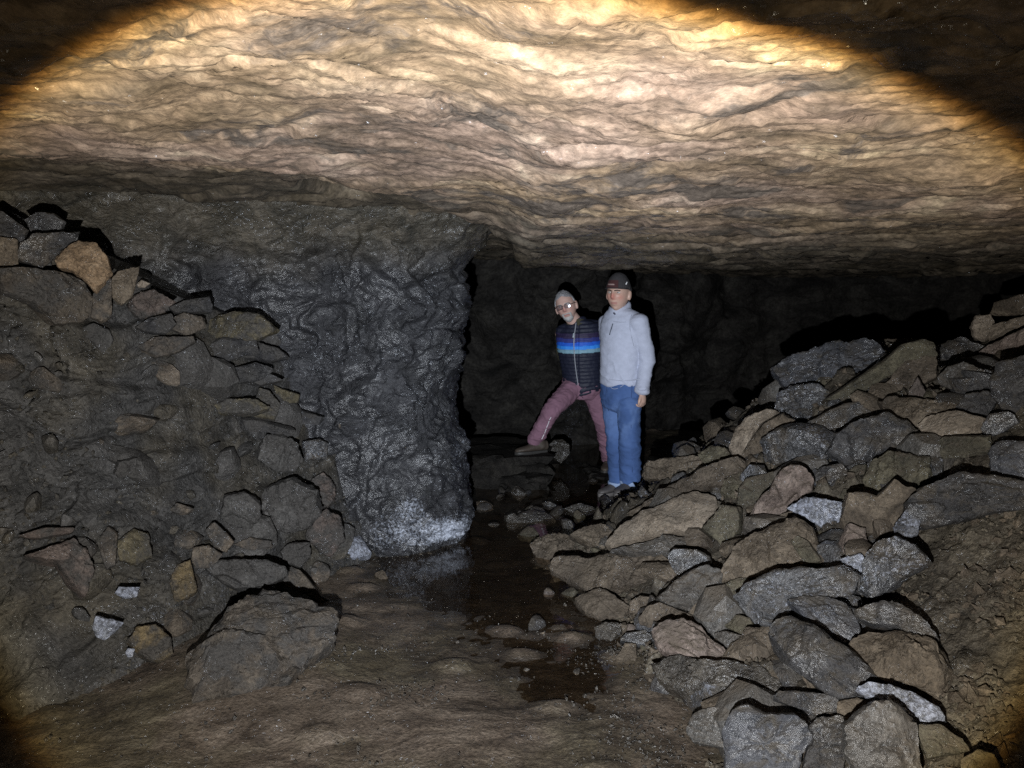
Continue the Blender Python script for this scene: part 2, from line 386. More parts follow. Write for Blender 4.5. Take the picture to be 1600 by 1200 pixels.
def floor_z(x, y):
    x = np.asarray(x, float); y = np.asarray(y, float)
    xc = ip(y, [2.3, 3.0, 4.0, 5.0, 6.2, 7.5, 8.5], [0.02, -0.05, -0.10, 0.10, 0.25, 0.1, 0.1])
    hw = ip(y, [2.2, 2.75, 3.2, 4.0, 5.0, 6.2, 8.5], [0.25, 0.32, 0.38, 0.42, 0.48, 0.75, 0.9])
    d = np.abs(x - xc) / hw
    z = 0.012 - 0.070 * (1 - sstep(0.2, 2.0, d)) * (0.16 + 0.84 * sstep(3.3, 4.7, y)) * sstep(2.3, 3.0, y)
    z = z + 0.10 * np.maximum(0, 2.5 - y) * 0.6
    z = z + 0.014 * fbm(P3(x * 1.7, y * 1.7, 2.0), 3) + 0.006 * fbm(P3(x * 5, y * 6, 7.0), 3) + 0.0025 * fbm(P3(x * 22, y * 28, 8.0), 3) + 0.004 * facets(x, y, 7.0, 1.2, 8) + 0.002 * facets(x, y, 22.0, 1.0, 18)
    z = z + 0.10 * np.exp(-((x + 1.05) / 0.40) ** 2 - ((y - 3.1) / 0.45) ** 2)
    c = worley(x * 2.6, y * 3.6, 5)
    z = z + 0.022 * sstep(0.30, 0.05, c[0]) * (c[2] > 0.72)
    return z
ys = np.geomspace(1.55, 9.2, 430); xs = np.linspace(-3.0, 2.6, 420)
Xg, Yg = np.meshgrid(xs, ys)
Zg = floor_z(Xg.ravel(), Yg.ravel()).reshape(Xg.shape)
me = grid_mesh('cave_floor', Xg, Yg, Zg)
fattr(me, 'tone', sstep(0.018, -0.006, Zg.ravel() + 0.012 * fbm(P3(Xg.ravel() * 3, Yg.ravel() * 3, 55.0), 3)))
floor = link('cave_floor', me, M['mud'])
tag(floor, kind='structure')
Xg, Yg = np.meshgrid(np.linspace(-1.3, 2.4, 12), np.linspace(2.3, 8.6, 20))
water = link('water', grid_mesh('water', Xg, Yg, np.zeros_like(Xg)), M['water'])
tag(water, kind='structure')

def polyline_wall(name, pts, z0, z1, nz, ns, disp, mat, kind=None, attr=None):
    """a rock face over a line in plan; disp(s, z, x, y) pushes it out along its outward normal"""
    P = np.array(pts, float)
    for _ in range(2):                                    # round the corners a little
        Q = [P[0]]
        for a, b in zip(P[:-1], P[1:]): Q += [a * 0.85 + b * 0.15, a * 0.15 + b * 0.85]
        P = np.array(Q + [P[-1]])
    seg = np.hypot(*(P[1:] - P[:-1]).T); cum = np.concatenate([[0], np.cumsum(seg)])
    s = np.linspace(0, cum[-1], ns)
    X = ip(s, cum, P[:, 0]); Y = ip(s, cum, P[:, 1])
    tx = np.gradient(X); ty = np.gradient(Y)
    k = np.ones(9) / 9; pad = lambda a: np.convolve(np.pad(a, 4, 'edge'), k, 'valid')
    tx, ty = pad(tx), pad(ty); l = np.hypot(tx, ty); nx, ny = ty / l, -tx / l
    z = np.linspace(z0, z1, nz)
    Sg, Zg = np.meshgrid(s, z); Xg = np.repeat(X[None], nz, 0); Yg = np.repeat(Y[None], nz, 0)
    d = disp(Xg.ravel(), Yg.ravel(), Zg.ravel()).reshape(Zg.shape)
    Xg = Xg + nx[None] * d; Yg = Yg + ny[None] * d
    me = grid_mesh(name, Xg, Yg, Zg)
    fattr(me, 'mineral', attr(Xg.ravel(), Yg.ravel(), Zg.ravel()) if attr else np.zeros(Xg.size))
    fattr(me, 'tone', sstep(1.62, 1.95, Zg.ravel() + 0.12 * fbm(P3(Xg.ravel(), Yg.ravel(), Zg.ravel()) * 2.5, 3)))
    o = link(name, me, mat)
    if kind: tag(o, kind=kind)
    return o

def pillar_disp(x, y, z):
    p = P3(x, y, z)
    w = 0.15 * fbm(p * 2.2, 3); s = x + 0.6 * y
    d = 0.07 * fbm(p * 1.6, 3) + 0.045 * facets(s + w, z + 0.25 * s + w, 2.2, 1.3, 4) + 0.028 * facets(s + w, z - 0.3 * s, 6.5, 1.4, 9, 0.12) + 0.014 * facets(s + w, z + 0.2 * s, 15, 1.3, 21) + 0.006 * fbm(p * 22, 3)
    d = d + 0.030 * facets(s + w + 0.15 * z, z, 4.2, 0.45, 17)
    t = z * 5.0 + 0.8 * fbm(p * 2.0, 3) + x * 0.6
    saw = t - np.floor(t); saw = np.where(saw < 0.75, saw / 0.75, (1 - saw) / 0.25)
    d = d + 0.014 * saw
    d = d + 0.05 * np.exp(-((z - 0.05) / 0.25) ** 2) - 0.045 * np.exp(-((z - 0.85) / 0.30) ** 2) + 0.05 * np.exp(-((z - 1.47) / 0.07) ** 2) * sstep(-1.3, -0.4, x)
    return d + 0.30 * sstep(1.62, 2.12, z) ** 1.5
def pillar_mineral(x, y, z):
    a = 0.88 * sstep(-1.15, -0.5, x) * sstep(0.72, 0.02, z + 0.30 * fbm(P3(x * 3, y * 3, z * 3), 2)) * sstep(-0.02, 0.06, z)
    a = np.maximum(a, 0.58 * np.exp(-((x + 0.33) / 0.12) ** 2) * sstep(1.25, 0.9, z))
    a = np.maximum(a, 0.05 + 0.0 * z)
    return a * (y < 5.2)
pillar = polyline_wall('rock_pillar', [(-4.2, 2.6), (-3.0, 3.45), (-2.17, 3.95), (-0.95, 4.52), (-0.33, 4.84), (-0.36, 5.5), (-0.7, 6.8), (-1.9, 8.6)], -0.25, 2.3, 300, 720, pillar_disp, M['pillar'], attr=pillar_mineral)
tag(pillar, 'dark glittering rock pillar with a pale mineral crust at its foot beside the water', 'rock pillar', kind='thing')

def back_disp(x, y, z):
    p = P3(x, y, z)
    w = 0.2 * fbm(p * 1.5, 3)
    return 0.22 * fbm(p * 0.9, 3) + 0.08 * facets(x + w, z + 0.2 * x, 1.3, 1.5, 4) + 0.03 * facets(x + w, z - 0.3 * x, 4.2, 1.6, 9) + 0.012 * facets(x + w, z, 10, 1.5, 31) + 0.012 * fbm(p * 11, 3)
def back_mineral(x, y, z):
    return 0.42 * np.exp(-((x - 0.62) / 0.35) ** 2) * sstep(0.9, 0.4, z) + 0.10
back = polyline_wall('cave_wall', [(-3.5, 9.3), (-1.5, 8.3), (0.2, 8.3), (1.15, 8.5), (1.8, 9.3), (3.4, 9.9), (5.2, 8.2), (6.4, 5.0), (6.0, 1.5)], -0.35, 2.4, 170, 620, back_disp, M['back'], kind='structure', attr=back_mineral)

# the wall of packed rubble and earth on the left: y as a function of x and height
def wall_y(x, z):
    toe = ip(x, [-3.4, -2.2, -1.8, -1.55, -1.35, -1.2, -0.96, -0.6], [2.25, 2.45, 2.62, 2.92, 3.3, 3.7, 4.2, 4.95])
    lean = ip(x, [-3.4, -1.9, -1.6, -1.35, -1.0], [0.15, 0.24, 0.45, 0.78, 1.0])
    zt = ip(x, [-3.4, -1.95, -1.7, -1.29, -1.1, -0.97, -0.7], [1.92, 1.78, 1.6, 1.30, 0.75, 0.25, 0.0])
    zz = np.minimum(z, zt)
    return toe + 0.9 * np.minimum(zz, 0.45) + lean * np.maximum(zz - 0.45, 0) + 4.0 * np.maximum(0, z - zt)
xs = np.linspace(-3.4, -0.6, 400); zs = np.linspace(-0.12, 2.02, 300)
Xg, Zg = np.meshgrid(xs, zs); x, z = Xg.ravel(), Zg.ravel()
y = wall_y(x, z)
p = P3(x, y, z)
wx = x + 0.10 * fbm(p * 2.5, 2); wz = z + 0.08 * fbm(p * 2.5 + 9, 2)
bmp = 0.10 * facets(wx, wz + 0.3 * wx, 2.6, 1.5, 3) + 0.065 * facets(wx, wz + 0.35 * wx, 6.0, 1.9, 8) + 0.03 * facets(wx, wz, 16.0, 1.5, 15) + 0.012 * facets(wx, wz, 34.0, 1.3, 27) + 0.03 * fbm(p * 2.0, 3) + 0.006 * fbm(p * 20.0, 3)
bmp *= sstep(-0.1, 0.3, z) * 0.7 + 0.3
Yg = (y - bmp + 0.04).reshape(Xg.shape)
ztop = ip(x, [-3.4, -1.95, -1.7, -1.29, -1.1, -0.97, -0.7], [1.92, 1.78, 1.6, 1.30, 0.75, 0.25, 0.0])
rubble_me = grid_mesh('rubble_wall', Xg, Yg, np.where(z > ztop, ztop - 0.35 * (z - ztop), z).reshape(Xg.shape))
fattr(rubble_me, 'mineral', 0.22 + 0.25 * sstep(0.5, 0.2, z) * np.exp(-((x + 1.35) / 0.35) ** 2))
rubble = link('rubble_wall', rubble_me, M['rubble'])
tag(rubble, 'leaning wall of dark packed earth and broken stones along the left side', 'rubble wall', kind='thing')

# the bank under the heap of rocks on the right: height as a function of x and y
def bank_s(x, y):
    toe = ip(y, [1.2, 2.4, 3.2, 4.6, 5.3, 6.2, 7.0], [0.75, 0.58, 0.42, 0.2, 0.5, 1.0, 1.6])
    yc = ip(x, [1.0, 2.2, 3.0, 4.6], [6.6, 5.7, 4.9, 3.5])
    cap = ip(x, [1.5, 2.0, 2.7, 3.1, 4.5], [0.85, 1.10, 1.18, 1.42, 1.6])
    return np.minimum(ip(y, [1.2, 3.6, 5.4, 7.0], [0.58, 0.60, 0.72, 0.74]) * (x - toe) - 0.06, cap) - 1.2 * np.maximum(0, y - yc)
xs = np.linspace(0.0, 4.8, 430); ys = np.geomspace(1.2, 7.6, 430)
Xg, Yg = np.meshgrid(xs, ys); x, y = Xg.ravel(), Yg.ravel()
z = bank_s(x, y); p = P3(x, y, z)
grav = sstep(-0.1, 0.15, x - 1.04 - 0.81 * (y - 2.35) + 0.15 * fbm(p * 1.5, 2)) * (y < 3.5)
z = z + 0.10 * facets(x + 0.1 * fbm(p * 2, 2), y, 3.6, 1.0, 2) * (1 - 0.85 * grav) + 0.045 * facets(x, y, 8.5, 1.0, 6) * (1 - 0.6 * grav) + 0.014 * facets(x, y, 19.0, 1.0, 12) + 0.010 * facets(x, y, 40.0, 1.0, 23) + 0.03 * fbm(p * 1.6, 3)
z = np.maximum(z, -0.3)
bank_me = grid_mesh('rubble_bank', Xg, Yg, z.reshape(Xg.shape))
bank = link('rubble_bank', bank_me, M['bank'])
tag(bank, kind='structure')

# ------------------------------------------------------------------ where a ray meets the ground, the bank or the left wall
def hit(px, py, base):
    r = ray(px, py); Y = np.arange(1.2, 11.0, 0.01)
    k = Y / r.y; X = CAM.x + r.x * k; Z = CAM.z + r.z * k
    if base == 'bank': ok = (Z < np.maximum(bank_s(X, Y), 0.0))
    elif base == 'wall': ok = (Y > wall_y(X, Z)) | (Z < 0.0)
    else: ok = Z < 0.0
    if not ok[Y < 7.2].any() and base != 'floor':        # seen over the crest: where the ray passes closest above it
        g = (bank_s(X, Y) - Z) if base == 'bank' else (Y - wall_y(X, Z))
        return float(Y[int(np.argmax(np.where(Y < 7.0, g, -9)))])
    i = int(np.argmax(ok)) if ok.any() else len(Y) - 1
    return float(Y[i])

# ------------------------------------------------------------------ rocks
TILE = {'C': (800, 680, 3.0), 'R': (1150, 430, 3.0), 'B': (1100, 780, 2.858), 'L': (0, 300, 3.0), 'P': (400, 330, 3.0), 'F': (300, 780, 2.858), 'D': (0, 680, 3.0), 'W': (680, 640, 4.286)}
def chisel(P, rng, n, keep, bias):
    """knock n flat faces off a lump of points centred on the origin"""
    for _ in range(n):
        d = rng.normal(size=3) + bias; d /= np.linalg.norm(d)
        h = P @ d; m = h.max() * rng.uniform(*keep)
        P = P - np.outer(np.maximum(h - m, 0) * 0.93, d)
    return P
def make_rock(name, tile, pts, mat, label, base='bank', face='m', push=0.05, th=0.75, dome=0.10, Y=None, rough=1.0, cuts=3, peak=None, group=None, cat='rock', seed=None):
    """a stone whose outline is pts (tile pixels); it lies on the surface its ray meets, with a thickness of its own"""
    ox, oy, k = TILE[tile]
    px = [(ox + a / k, oy + b / k) for a, b in pts]
    cx = sum(a for a, b in px) / len(px); cy = sum(b for a, b in px) / len(px)
    low = max(b for a, b in px)
    rng = np.random.RandomState(seed if seed is not None else int(cx * 7 + cy * 13) % 100000)
    if Y is None:
        Y = hit(cx, cy * 0.6 + low * 0.4, base) - push - (0.03 if base != 'floor' else 0.0)
    cen = at(cx, cy, Y)
    tocam = (CAM - cen).normalized()
    up = {'bank': Vector((-0.45, -0.15, 0.88)), 'wall': Vector((0.35, -0.8, 0.5)), 'floor': Vector((0, 0, 1))}[base]
    w = {'f': (0.85, 0.45), 'm': (0.55, 0.75), 'w': (0.15, 1.0)}[face]
    n = (up.normalized() * w[0] + tocam * w[1] + Vector(rng.normal(size=3) * 0.20)).normalized()
    Q = []
    for a, b in px:
        r = ray(a, b); tt = (cen - CAM).dot(n) / r.dot(n)
        Q.append(CAM + r * tt - cen)
    ex = n.orthogonal().normalized(); ey = n.cross(ex)
    q = np.array([(v.dot(ex), v.dot(ey)) for v in Q])
    size = math.sqrt(abs(0.5 * np.sum(q[:, 0] * np.roll(q[:, 1], -1) - np.roll(q[:, 0], -1) * q[:, 1])))
    seg = np.hypot(*(np.roll(q, -1, 0) - q).T); cum = np.concatenate([[0], np.cumsum(seg)])
    N = 48 if size < 0.10 else (72 if size < 0.22 else 104)
    s = np.linspace(0, cum[-1], N, endpoint=False)
    qx = ip(s, cum, np.append(q[:, 0], q[0, 0])); qy = ip(s, cum, np.append(q[:, 1], q[0, 1]))
    gx, gy = qx.mean(), qy.mean(); jit = 1.035 + 0.02 * np.convolve(np.pad(rng.normal(size=N), 1, 'wrap'), [0.3, 0.6, 0.3], 'valid')
    qx = gx + (qx - gx) * jit; qy = gy + (qy - gy) * jit
    T = th * size; D = dome * size
    top = [0.0] + list(np.linspace(0.07, 0.93, 12 if size < 0.22 else 18)) + [0.965, 0.988, 1.0]
    rings = [(q, 1.0) for q in top] + [(1.012, -0.10 * T), (1.02, -0.22 * T), (1.015, -0.36 * T), (1.0, -0.50 * T), (0.95, -0.66 * T), (0.82, -0.82 * T), (0.55, -0.95 * T), (0.0, -T)]
    na = rng.randint(4, 7); an = np.linspace(0, 2 * math.pi, na, endpoint=False) + rng.uniform(0, 6.3) + rng.normal(size=na) * 0.35
    pd = np.stack([np.cos(an), np.sin(an)], 1) * rng.uniform(0.5, 2.6, na)[:, None]; pc = rng.uniform(0.75, 1.35, na)
    def faceted(x, y, sc):
        if peak: h = 1.0 - sc
        else:
            h = min(1.0, float((pc - pd @ np.array([x, y]) / size).min())); h = max(h, -0.35)
        return D * (h * (1 - sc ** 14) + 0.25 * (1 - sc ** 14)) if not peak else D * h
    V = []; cxy = np.array([qx.mean(), qy.mean()])
    pk = np.array([0.0, 0.0])
    if peak:
        r = ray(ox + peak[0] / k, oy + peak[1] / k); tt = (cen - CAM).dot(n) / r.dot(n); pv = CAM + r * tt - cen
        pk = np.array([pv.dot(ex), pv.dot(ey)]) - cxy
    for sc, h in rings:
        c = cxy + pk * (1 - sc) if h > 0 else cxy
        if sc == 0.0: V.append((c[0], c[1], faceted(c[0] - cxy[0], c[1] - cxy[1], 0.0) if h > 0 else h)); continue
        for a, b in zip(qx, qy):
            x, y = c[0] + (a - cxy[0]) * sc, c[1] + (b - cxy[1]) * sc
            V.append((x, y, faceted(x - cxy[0], y - cxy[1], sc) if h > 0 else h))
    V = np.array(V)
    m = V.mean(0); V -= m
    V = chisel(V, rng, cuts, (0.80, 0.97), np.array([0, 0, 0.9]))
    V += m
    ca, sa = math.cos(rng.uniform(0, 3.14)), math.sin(rng.uniform(0, 3.14)); so = rng.uniform(0, 50, 2)
    fu = (V[:, 0] * ca + V[:, 1] * sa) / size + so[0]; fv = (-V[:, 0] * sa + V[:, 1] * ca) / size + so[1] + 0.5 * V[:, 2] / size
    V[:, 2] += rough * size * (0.085 * facets(fu, fv, 1.5, 1.7, 3) + 0.036 * facets(fu, fv, 3.9, 1.9, 8) + 0.016 * facets(fu, fv, 9.0, 1.8, 14)) * (0.4 + 0.6 * (V[:, 2] > -0.3 * T))
    V[:, :2] *= (1 + rough * 0.05 * facets(fu * 0.5 + V[:, 2] / size * 2.0, fv + V[:, 2] / size, 2.6, 1.0, 5))[:, None]
    P = V @ np.array([ex, ey, n])
    nrm = P - P.mean(0); nrm /= (np.linalg.norm(nrm, axis=1)[:, None] + 1e-6)
    o3 = rng.uniform(0, 90, 3); sc = 1.0 / max(size, 0.05)
    amp = rough * size * (0.026 * fbm(P * 2.2 * sc + o3, 3) + 0.016 * fbm(P * 6 * sc + o3, 3, 0.6, ridged=True) + 0.016 * fbm(P * 16 * sc + o3, 3, 0.65))
    P = P + nrm * (amp - rough * size * 0.012)[:, None]
    F = []; R = len(rings)
    st = [0]
    for i in range(1, R): st.append(st[-1] + (1 if i == 1 else N))
    for j in range(N): F.append((0, 1 + j, 1 + (j + 1) % N))
    for i in range(1, R - 2):
        a, b = st[i], st[i + 1]
        for j in range(N): F.append((a + j, b + j, b + (j + 1) % N, a + (j + 1) % N))
    a, e = st[R - 2], st[R - 1]
    for j in range(N): F.append((a + j, e, a + (j + 1) % N))
    me = mesh_from(name, P, F, True, 26)
    bm = bmesh.new(); bm.from_mesh(me); bmesh.ops.recalc_face_normals(bm, faces=bm.faces); bm.to_mesh(me); bm.free()
    if base == 'wall' and 'm_' + mat in M and mat != 'ochre' and Y > 0 and cy > 445: mat = 'm_' + mat
    o = link(name, me, M[mat], loc=cen)
    tag(o, label, cat, group, 'thing')
    return o

H = 'rocks of the heap on the right'
W = 'stones of the rubble wall on the left'
WS = 'stones standing in the water'
ROCKS = [
 # ---- right heap, by the water
 ('rock_slab', 'C', [(440,500),(500,440),(580,380),(730,310),(850,270),(960,300),(985,345),(930,390),(860,435),(740,440),(650,465),(560,490),(470,518)], 'tan', 'long pale brown slab tilting down to the left just below the man in jeans', dict(group=H, push=0.10, dome=0.10, th=0.45)),
 ('rock_slab', 'C', [(540,365),(740,240),(900,150),(1040,95),(1095,140),(1020,222),(920,245),(760,305),(590,375)], 'brown', 'long dark brown slab behind the pale brown slab, its upper edge pointing at the shoes', dict(group=H, push=0.05, dome=0.06, th=0.4)),
 ('rock', 'C', [(978,330),(1060,335),(1065,420),(1000,545),(960,485),(880,435),(940,388)], 'olive', 'wedge-shaped olive rock propping the right end of the long pale slab', dict(group=H, face='w', push=0.05)),
 ('rock', 'C', [(278,460),(340,430),(420,415),(472,450),(442,510),(430,530),(360,502)], 'brown', 'small flat brown rock at the left tip of the long pale slab', dict(group=H, push=0.02)),
 ('rock', 'C', [(92,510),(130,480),(200,462),(270,470),(350,505),(412,545),(320,562),(240,562),(170,592),(120,572)], 'brown', 'low brown rock of the heap reaching farthest left into the water', dict(group=H, push=0.02, face='f')),
 ('rock_slab', 'C', [(172,600),(240,560),(350,572),(480,547),(590,545),(700,555),(745,590),(772,660),(640,682),(520,702),(380,716),(280,682),(200,642)], 'brown', 'broad flat brown slab lying level at the edge of the water', dict(group=H, push=0.08, face='f', dome=0.05, th=0.3)),
 ('rock_slab', 'C', [(480,525),(600,505),(680,480),(820,472),(950,500),(995,552),(900,547),(780,527),(700,540),(560,540)], 'grey', 'thin grey slab wedged between the long pale slab and the broad flat one', dict(group=H, push=0.04, face='f', dome=0.06)),
 ('rock', 'C', [(728,570),(760,535),(860,540),(920,570),(928,606),(870,642),(800,662),(760,642)], 'silver', 'small dark crystalline rock at the right end of the broad flat slab', dict(group=H, push=0.10, face='w')),
 ('rock', 'C', [(680,770),(760,690),(840,640),(900,615),(980,640),(998,695),(960,742),(950,802),(840,827),(760,802)], 'grey', 'grey tilted rock below the dark crystalline one, sparkling on its face', dict(group=H, push=0.10, face='w')),
 ('rock', 'C', [(288,770),(350,735),(410,720),(480,750),(547,800),(520,852),(430,872),(340,832)], 'brown', 'rounded brown rock at the water, below the broad flat slab', dict(group=H, push=0.04)),
 ('rock', 'C', [(553,780),(600,755),(667,765),(640,802),(590,837),(550,832)], 'brown', 'small brown stone wedged right of the rounded waterside rock', dict(group=H, push=0.02)),
 ('rock_slab', 'C', [(598,855),(650,802),(700,790),(800,830),(900,870),(982,920),(935,935),(850,885),(760,852),(690,882),(650,904),(605,884)], 'brown', 'arched brown slab just behind the pinkish tan waterside rock', dict(group=H, push=0.05)),
 ('rock', 'C', [(668,902),(740,865),(830,865),(880,890),(920,940),(1000,1000),(1037,1042),(900,1052),(800,1032),(700,982)], 'pink', 'smooth pinkish tan rock sloping to the right near the lower water edge', dict(group=H, push=0.14, th=0.5)),
 ('rock', 'C', [(658,1050),(720,1015),(800,1035),(900,1060),(1050,1055),(1150,1070),(1205,1112),(1205,1165),(1050,1192),(900,1192),(780,1182),(690,1132)], 'wet', 'long wet dark rock just below the smooth pinkish tan rock', dict(group=H, push=0.10)),
 ('rock', 'C', [(498,1030),(530,975),(580,980),(582,1030),(530,1057),(478,1042)], 'brown', 'small tan stone at the water left of the pinkish tan rock', dict(group=H, push=0.02)),
 ('rock', 'C', [(388,900),(440,875),(500,880),(512,920),(470,962),(400,952)], 'wet', 'small wet stone in the gravel under the rounded waterside rock', dict(group=H, push=0.02)),
 ('rock', 'C', [(500,960),(540,925),(620,915),(660,940),(640,985),(560,975)], 'silver', 'small glittering black stone left of the pinkish tan rock', dict(group=H, push=0.03)),
 ('rock', 'C', [(955,740),(1000,700),(1062,665),(1115,680),(1062,742),(1042,802),(1000,862),(958,832)], 'olive', 'upright olive rock beside the large silvery rock, left of it', dict(group=H, push=0.06, face='w')),
 ('rock', 'C', [(600,185),(640,120),(760,105),(850,95),(912,120),(900,152),(800,222),(740,232),(700,205),(620,205)], 'brown', 'brown rock right beside the lower leg of the jeans', dict(group=H, push=0.05)),
 ('rock', 'C', [(868,92),(930,50),(1002,60),(1022,95),(940,132),(900,127)], 'olive', 'small yellowish rock at the top end of the long dark brown slab', dict(group=H, push=0.06)),
 ('rock_slab', 'C', [(515,275),(560,235),(680,203),(742,235),(705,282),(620,345),(560,355),(520,312)], 'olive', 'olive brown slab under the shoes of the man in jeans', dict(group=H, Y=5.88, dome=0.06, face='f')),
 ('rock', 'C', [(998,205),(1060,180),(1102,200),(1092,262),(1040,312),(978,252)], 'olive', 'yellow olive rock above the wedge of the long pale slab', dict(group=H, push=0.05)),
 ('rock', 'C', [(940,930),(1000,918),(1082,940),(1062,1002),(1000,992)], 'grey', 'small pale grey stone right of the pinkish tan rock', dict(group=H, push=0.03)),
 ('rock', 'C', [(998,892),(1060,840),(1122,860),(1112,902),(1050,917)], 'olive', 'small olive stone under the large silvery rock', dict(group=H, push=0.03)),
 ('rock', 'C', [(1052,980),(1100,910),(1200,895),(1220,960),(1200,1012),(1130,1042),(1050,1032)], 'brown', 'dull brown rock left of the big dark rounded boulder', dict(group=H, push=0.05)),
 ('rock', 'C', [(820,830),(880,800),(950,800),(970,860),(900,870)], 'brown', 'flat brown stone under the grey tilted sparkling rock', dict(group=H, push=0.02)),
 # ---- right heap, upper part
 ('rock', 'R', [(172,420),(240,380),(440,320),(600,295),(640,310),(702,375),(640,432),(560,482),(400,492),(260,522),(208,482)], 'blue', 'large blue-grey rock jutting left on the crest of the heap', dict(group=H, push=0.10, th=0.6)),
 ('rock', 'R', [(183,560),(260,520),(380,508),(425,540),(442,590),(340,652),(270,692),(220,652),(173,622)], 'silver', 'dark glittering rock right under the large blue-grey rock on the crest', dict(group=H, push=0.02)),
 ('rock', 'R', [(-30,800),(0,720),(60,660),(150,626),(207,642),(120,692),(72,762),(30,835),(0,855)], 'tan', 'pale tan rounded rock standing at the left shoulder of the heap', dict(group=H, push=0.08, face='w')),
 ('rock', 'R', [(30,840),(80,760),(130,700),(215,650),(275,690),(200,735),(110,790),(140,870),(70,900)], 'brown', 'dark brown rock leaning behind the pale tan rounded one', dict(group=H, push=0.0, face='w')),
 ('rock_slab', 'R', [(650,310),(700,300),(850,297),(832,322),(740,362),(700,372)], 'brown', 'flat tan slab peeking out right behind the blue-grey rock', dict(group=H, push=-0.02)),
 ('rock_slab', 'R', [(438,575),(520,520),(700,400),(780,330),(860,310),(932,320),(937,380),(800,385),(722,472),(640,522),(540,572),(460,597)], 'olive', 'long narrow tan slab leaning diagonally against the blue-grey rock', dict(group=H, push=0.10, face='w', dome=0.08, th=0.4)),
 ('rock', 'R', [(720,490),(790,390),(930,385),(947,470),(880,502),(770,542),(650,552)], 'brown', 'dark layered brown rock under the long diagonal slab', dict(group=H, push=0.03, face='w')),
 ('rock', 'R', [(803,562),(830,510),(850,478),(882,540),(893,577)], 'pink', 'small pointed stone standing upright like a tooth', dict(group=H, push=0.10, face='w', cuts=3)),
 ('rock', 'R', [(935,330),(1050,288),(1110,310),(1162,330),(1080,402),(960,442),(933,402)], 'dark', 'black rock right of the top of the diagonal slab', dict(group=H, push=0.06)),
 ('rock', 'R', [(1108,240),(1130,193),(1190,188),(1222,240),(1165,312),(1120,292)], 'tan', 'small square tan block on the skyline of the heap', dict(group=H, push=0.06, face='w')),
 ('rock', 'R', [(1193,182),(1210,130),(1350,88),(1390,95),(1390,182),(1220,192)], 'brown', 'topmost brown rock at the right edge of the picture', dict(group=H, push=0.04, face='w')),
 ('rock_slab', 'R', [(1200,232),(1350,190),(1400,188),(1400,235),(1280,252),(1170,302)], 'tan', 'thin tan slab under the topmost brown rock', dict(group=H, push=0.06)),
 ('rock', 'R', [(1108,392),(1180,330),(1300,270),(1400,235),(1400,372),(1250,382),(1180,412)], 'pink', 'pinkish tan rock at the right edge, under the thin tan slab', dict(group=H, push=0.10)),
 ('rock', 'R', [(948,480),(990,430),(1070,406),(1162,450),(1177,490),(1110,542),(1020,532),(960,512)], 'grey', 'flat-faced grey rock with pointed ends in the upper heap', dict(group=H, push=0.08, face='w')),
 ('rock', 'R', [(1188,500),(1220,420),(1400,376),(1400,645),(1270,642),(1200,562)], 'dark', 'large dark grey boulder cut by the right edge of the picture', dict(group=H, push=0.10, face='w')),
 ('rock_slab', 'R', [(673,590),(740,568),(880,580),(1042,605),(1000,642),(850,682),(760,692),(690,622)], 'brown', 'brown slab lying at the foot of the pointed stone', dict(group=H, push=0.10)),
 ('rock', 'R', [(858,702),(900,660),(1000,640),(1090,633),(1152,665),(1130,712),(950,772),(880,752)], 'tan', 'smooth oval tan rock in the upper right heap', dict(group=H, push=0.10)),
 ('rock', 'R', [(98,790),(180,733),(310,733),(400,780),(442,830),(380,892),(250,907),(150,872)], 'silver', 'black glittering rock right of the pale tan rounded rock', dict(group=H, push=0.10, face='w')),
 ('rock', 'R', [(438,832),(470,750),(560,690),(700,650),(800,690),(922,792),(850,842),(700,832),(600,872),(520,892)], 'dark', 'broad rough black rock in the middle of the upper heap', dict(group=H, push=0.10, face='w')),
 ('rock_slab', 'R', [(328,692),(480,613),(580,588),(682,600),(702,642),(560,682),(450,742),(330,737)], 'dark', 'dark slab behind the broad rough black rock', dict(group=H, push=0.08)),
 ('rock', 'R', [(1038,612),(1080,560),(1190,540),(1222,590),(1180,652),(1130,652)], 'dark', 'small dark rock right of the brown slab, below the flat-faced grey rock', dict(group=H, push=0.05)),
 ('rock', 'R', [(928,802),(970,760),(1180,758),(1192,832),(1080,852),(960,862)], 'olive', 'olive rock right under the smooth oval tan rock', dict(group=H, push=0.04, face='w')),
 ('rock', 'R', [(598,952),(640,880),(720,828),(900,850),(902,942),(830,1002),(750,962),(650,1032),(600,1002)], 'olive', 'glinting olive rock under the broad rough black rock', dict(group=H, push=0.05)),
 ('rock', 'R', [(498,1100),(530,1020),(600,1020),(660,1040),(740,963),(847,1010),(800,1062),(780,1112),(740,1192),(640,1205),(530,1205),(488,1162)], 'brown', 'angular rust brown rock in the middle of the heap', dict(group=H, push=0.12, face='w')),
 ('rock', 'R', [(238,1090),(300,1043),(400,1050),(490,1065),(503,1120),(480,1205),(410,1192),(330,1142)], 'white', 'rock thickly speckled with white mineral in the middle of the heap', dict(group=H, push=0.08, face='w')),
 ('rock', 'R', [(358,942),(400,900),(500,888),(523,930),(460,987),(380,992)], 'dark', 'small dark rock above the angular rust brown rock', dict(group=H, push=0.04)),
 ('rock', 'R', [(520,925),(560,890),(610,885),(600,930),(540,950)], 'olive', 'small olive stone beside the small dark rock in mid heap', dict(group=H, push=0.04)),
 ('rock', 'R', [(1188,832),(1220,778),(1400,775),(1400,955),(1260,952),(1200,912)], 'blue', 'dark bluish rock at the right edge under the big boulder', dict(group=H, push=0.06, face='w')),
 ('rock', 'R', [(1150,715),(1190,650),(1290,640),(1330,680),(1240,740),(1180,750)], 'silver', 'glittering black stone below the large dark grey boulder', dict(group=H, push=0.03)),
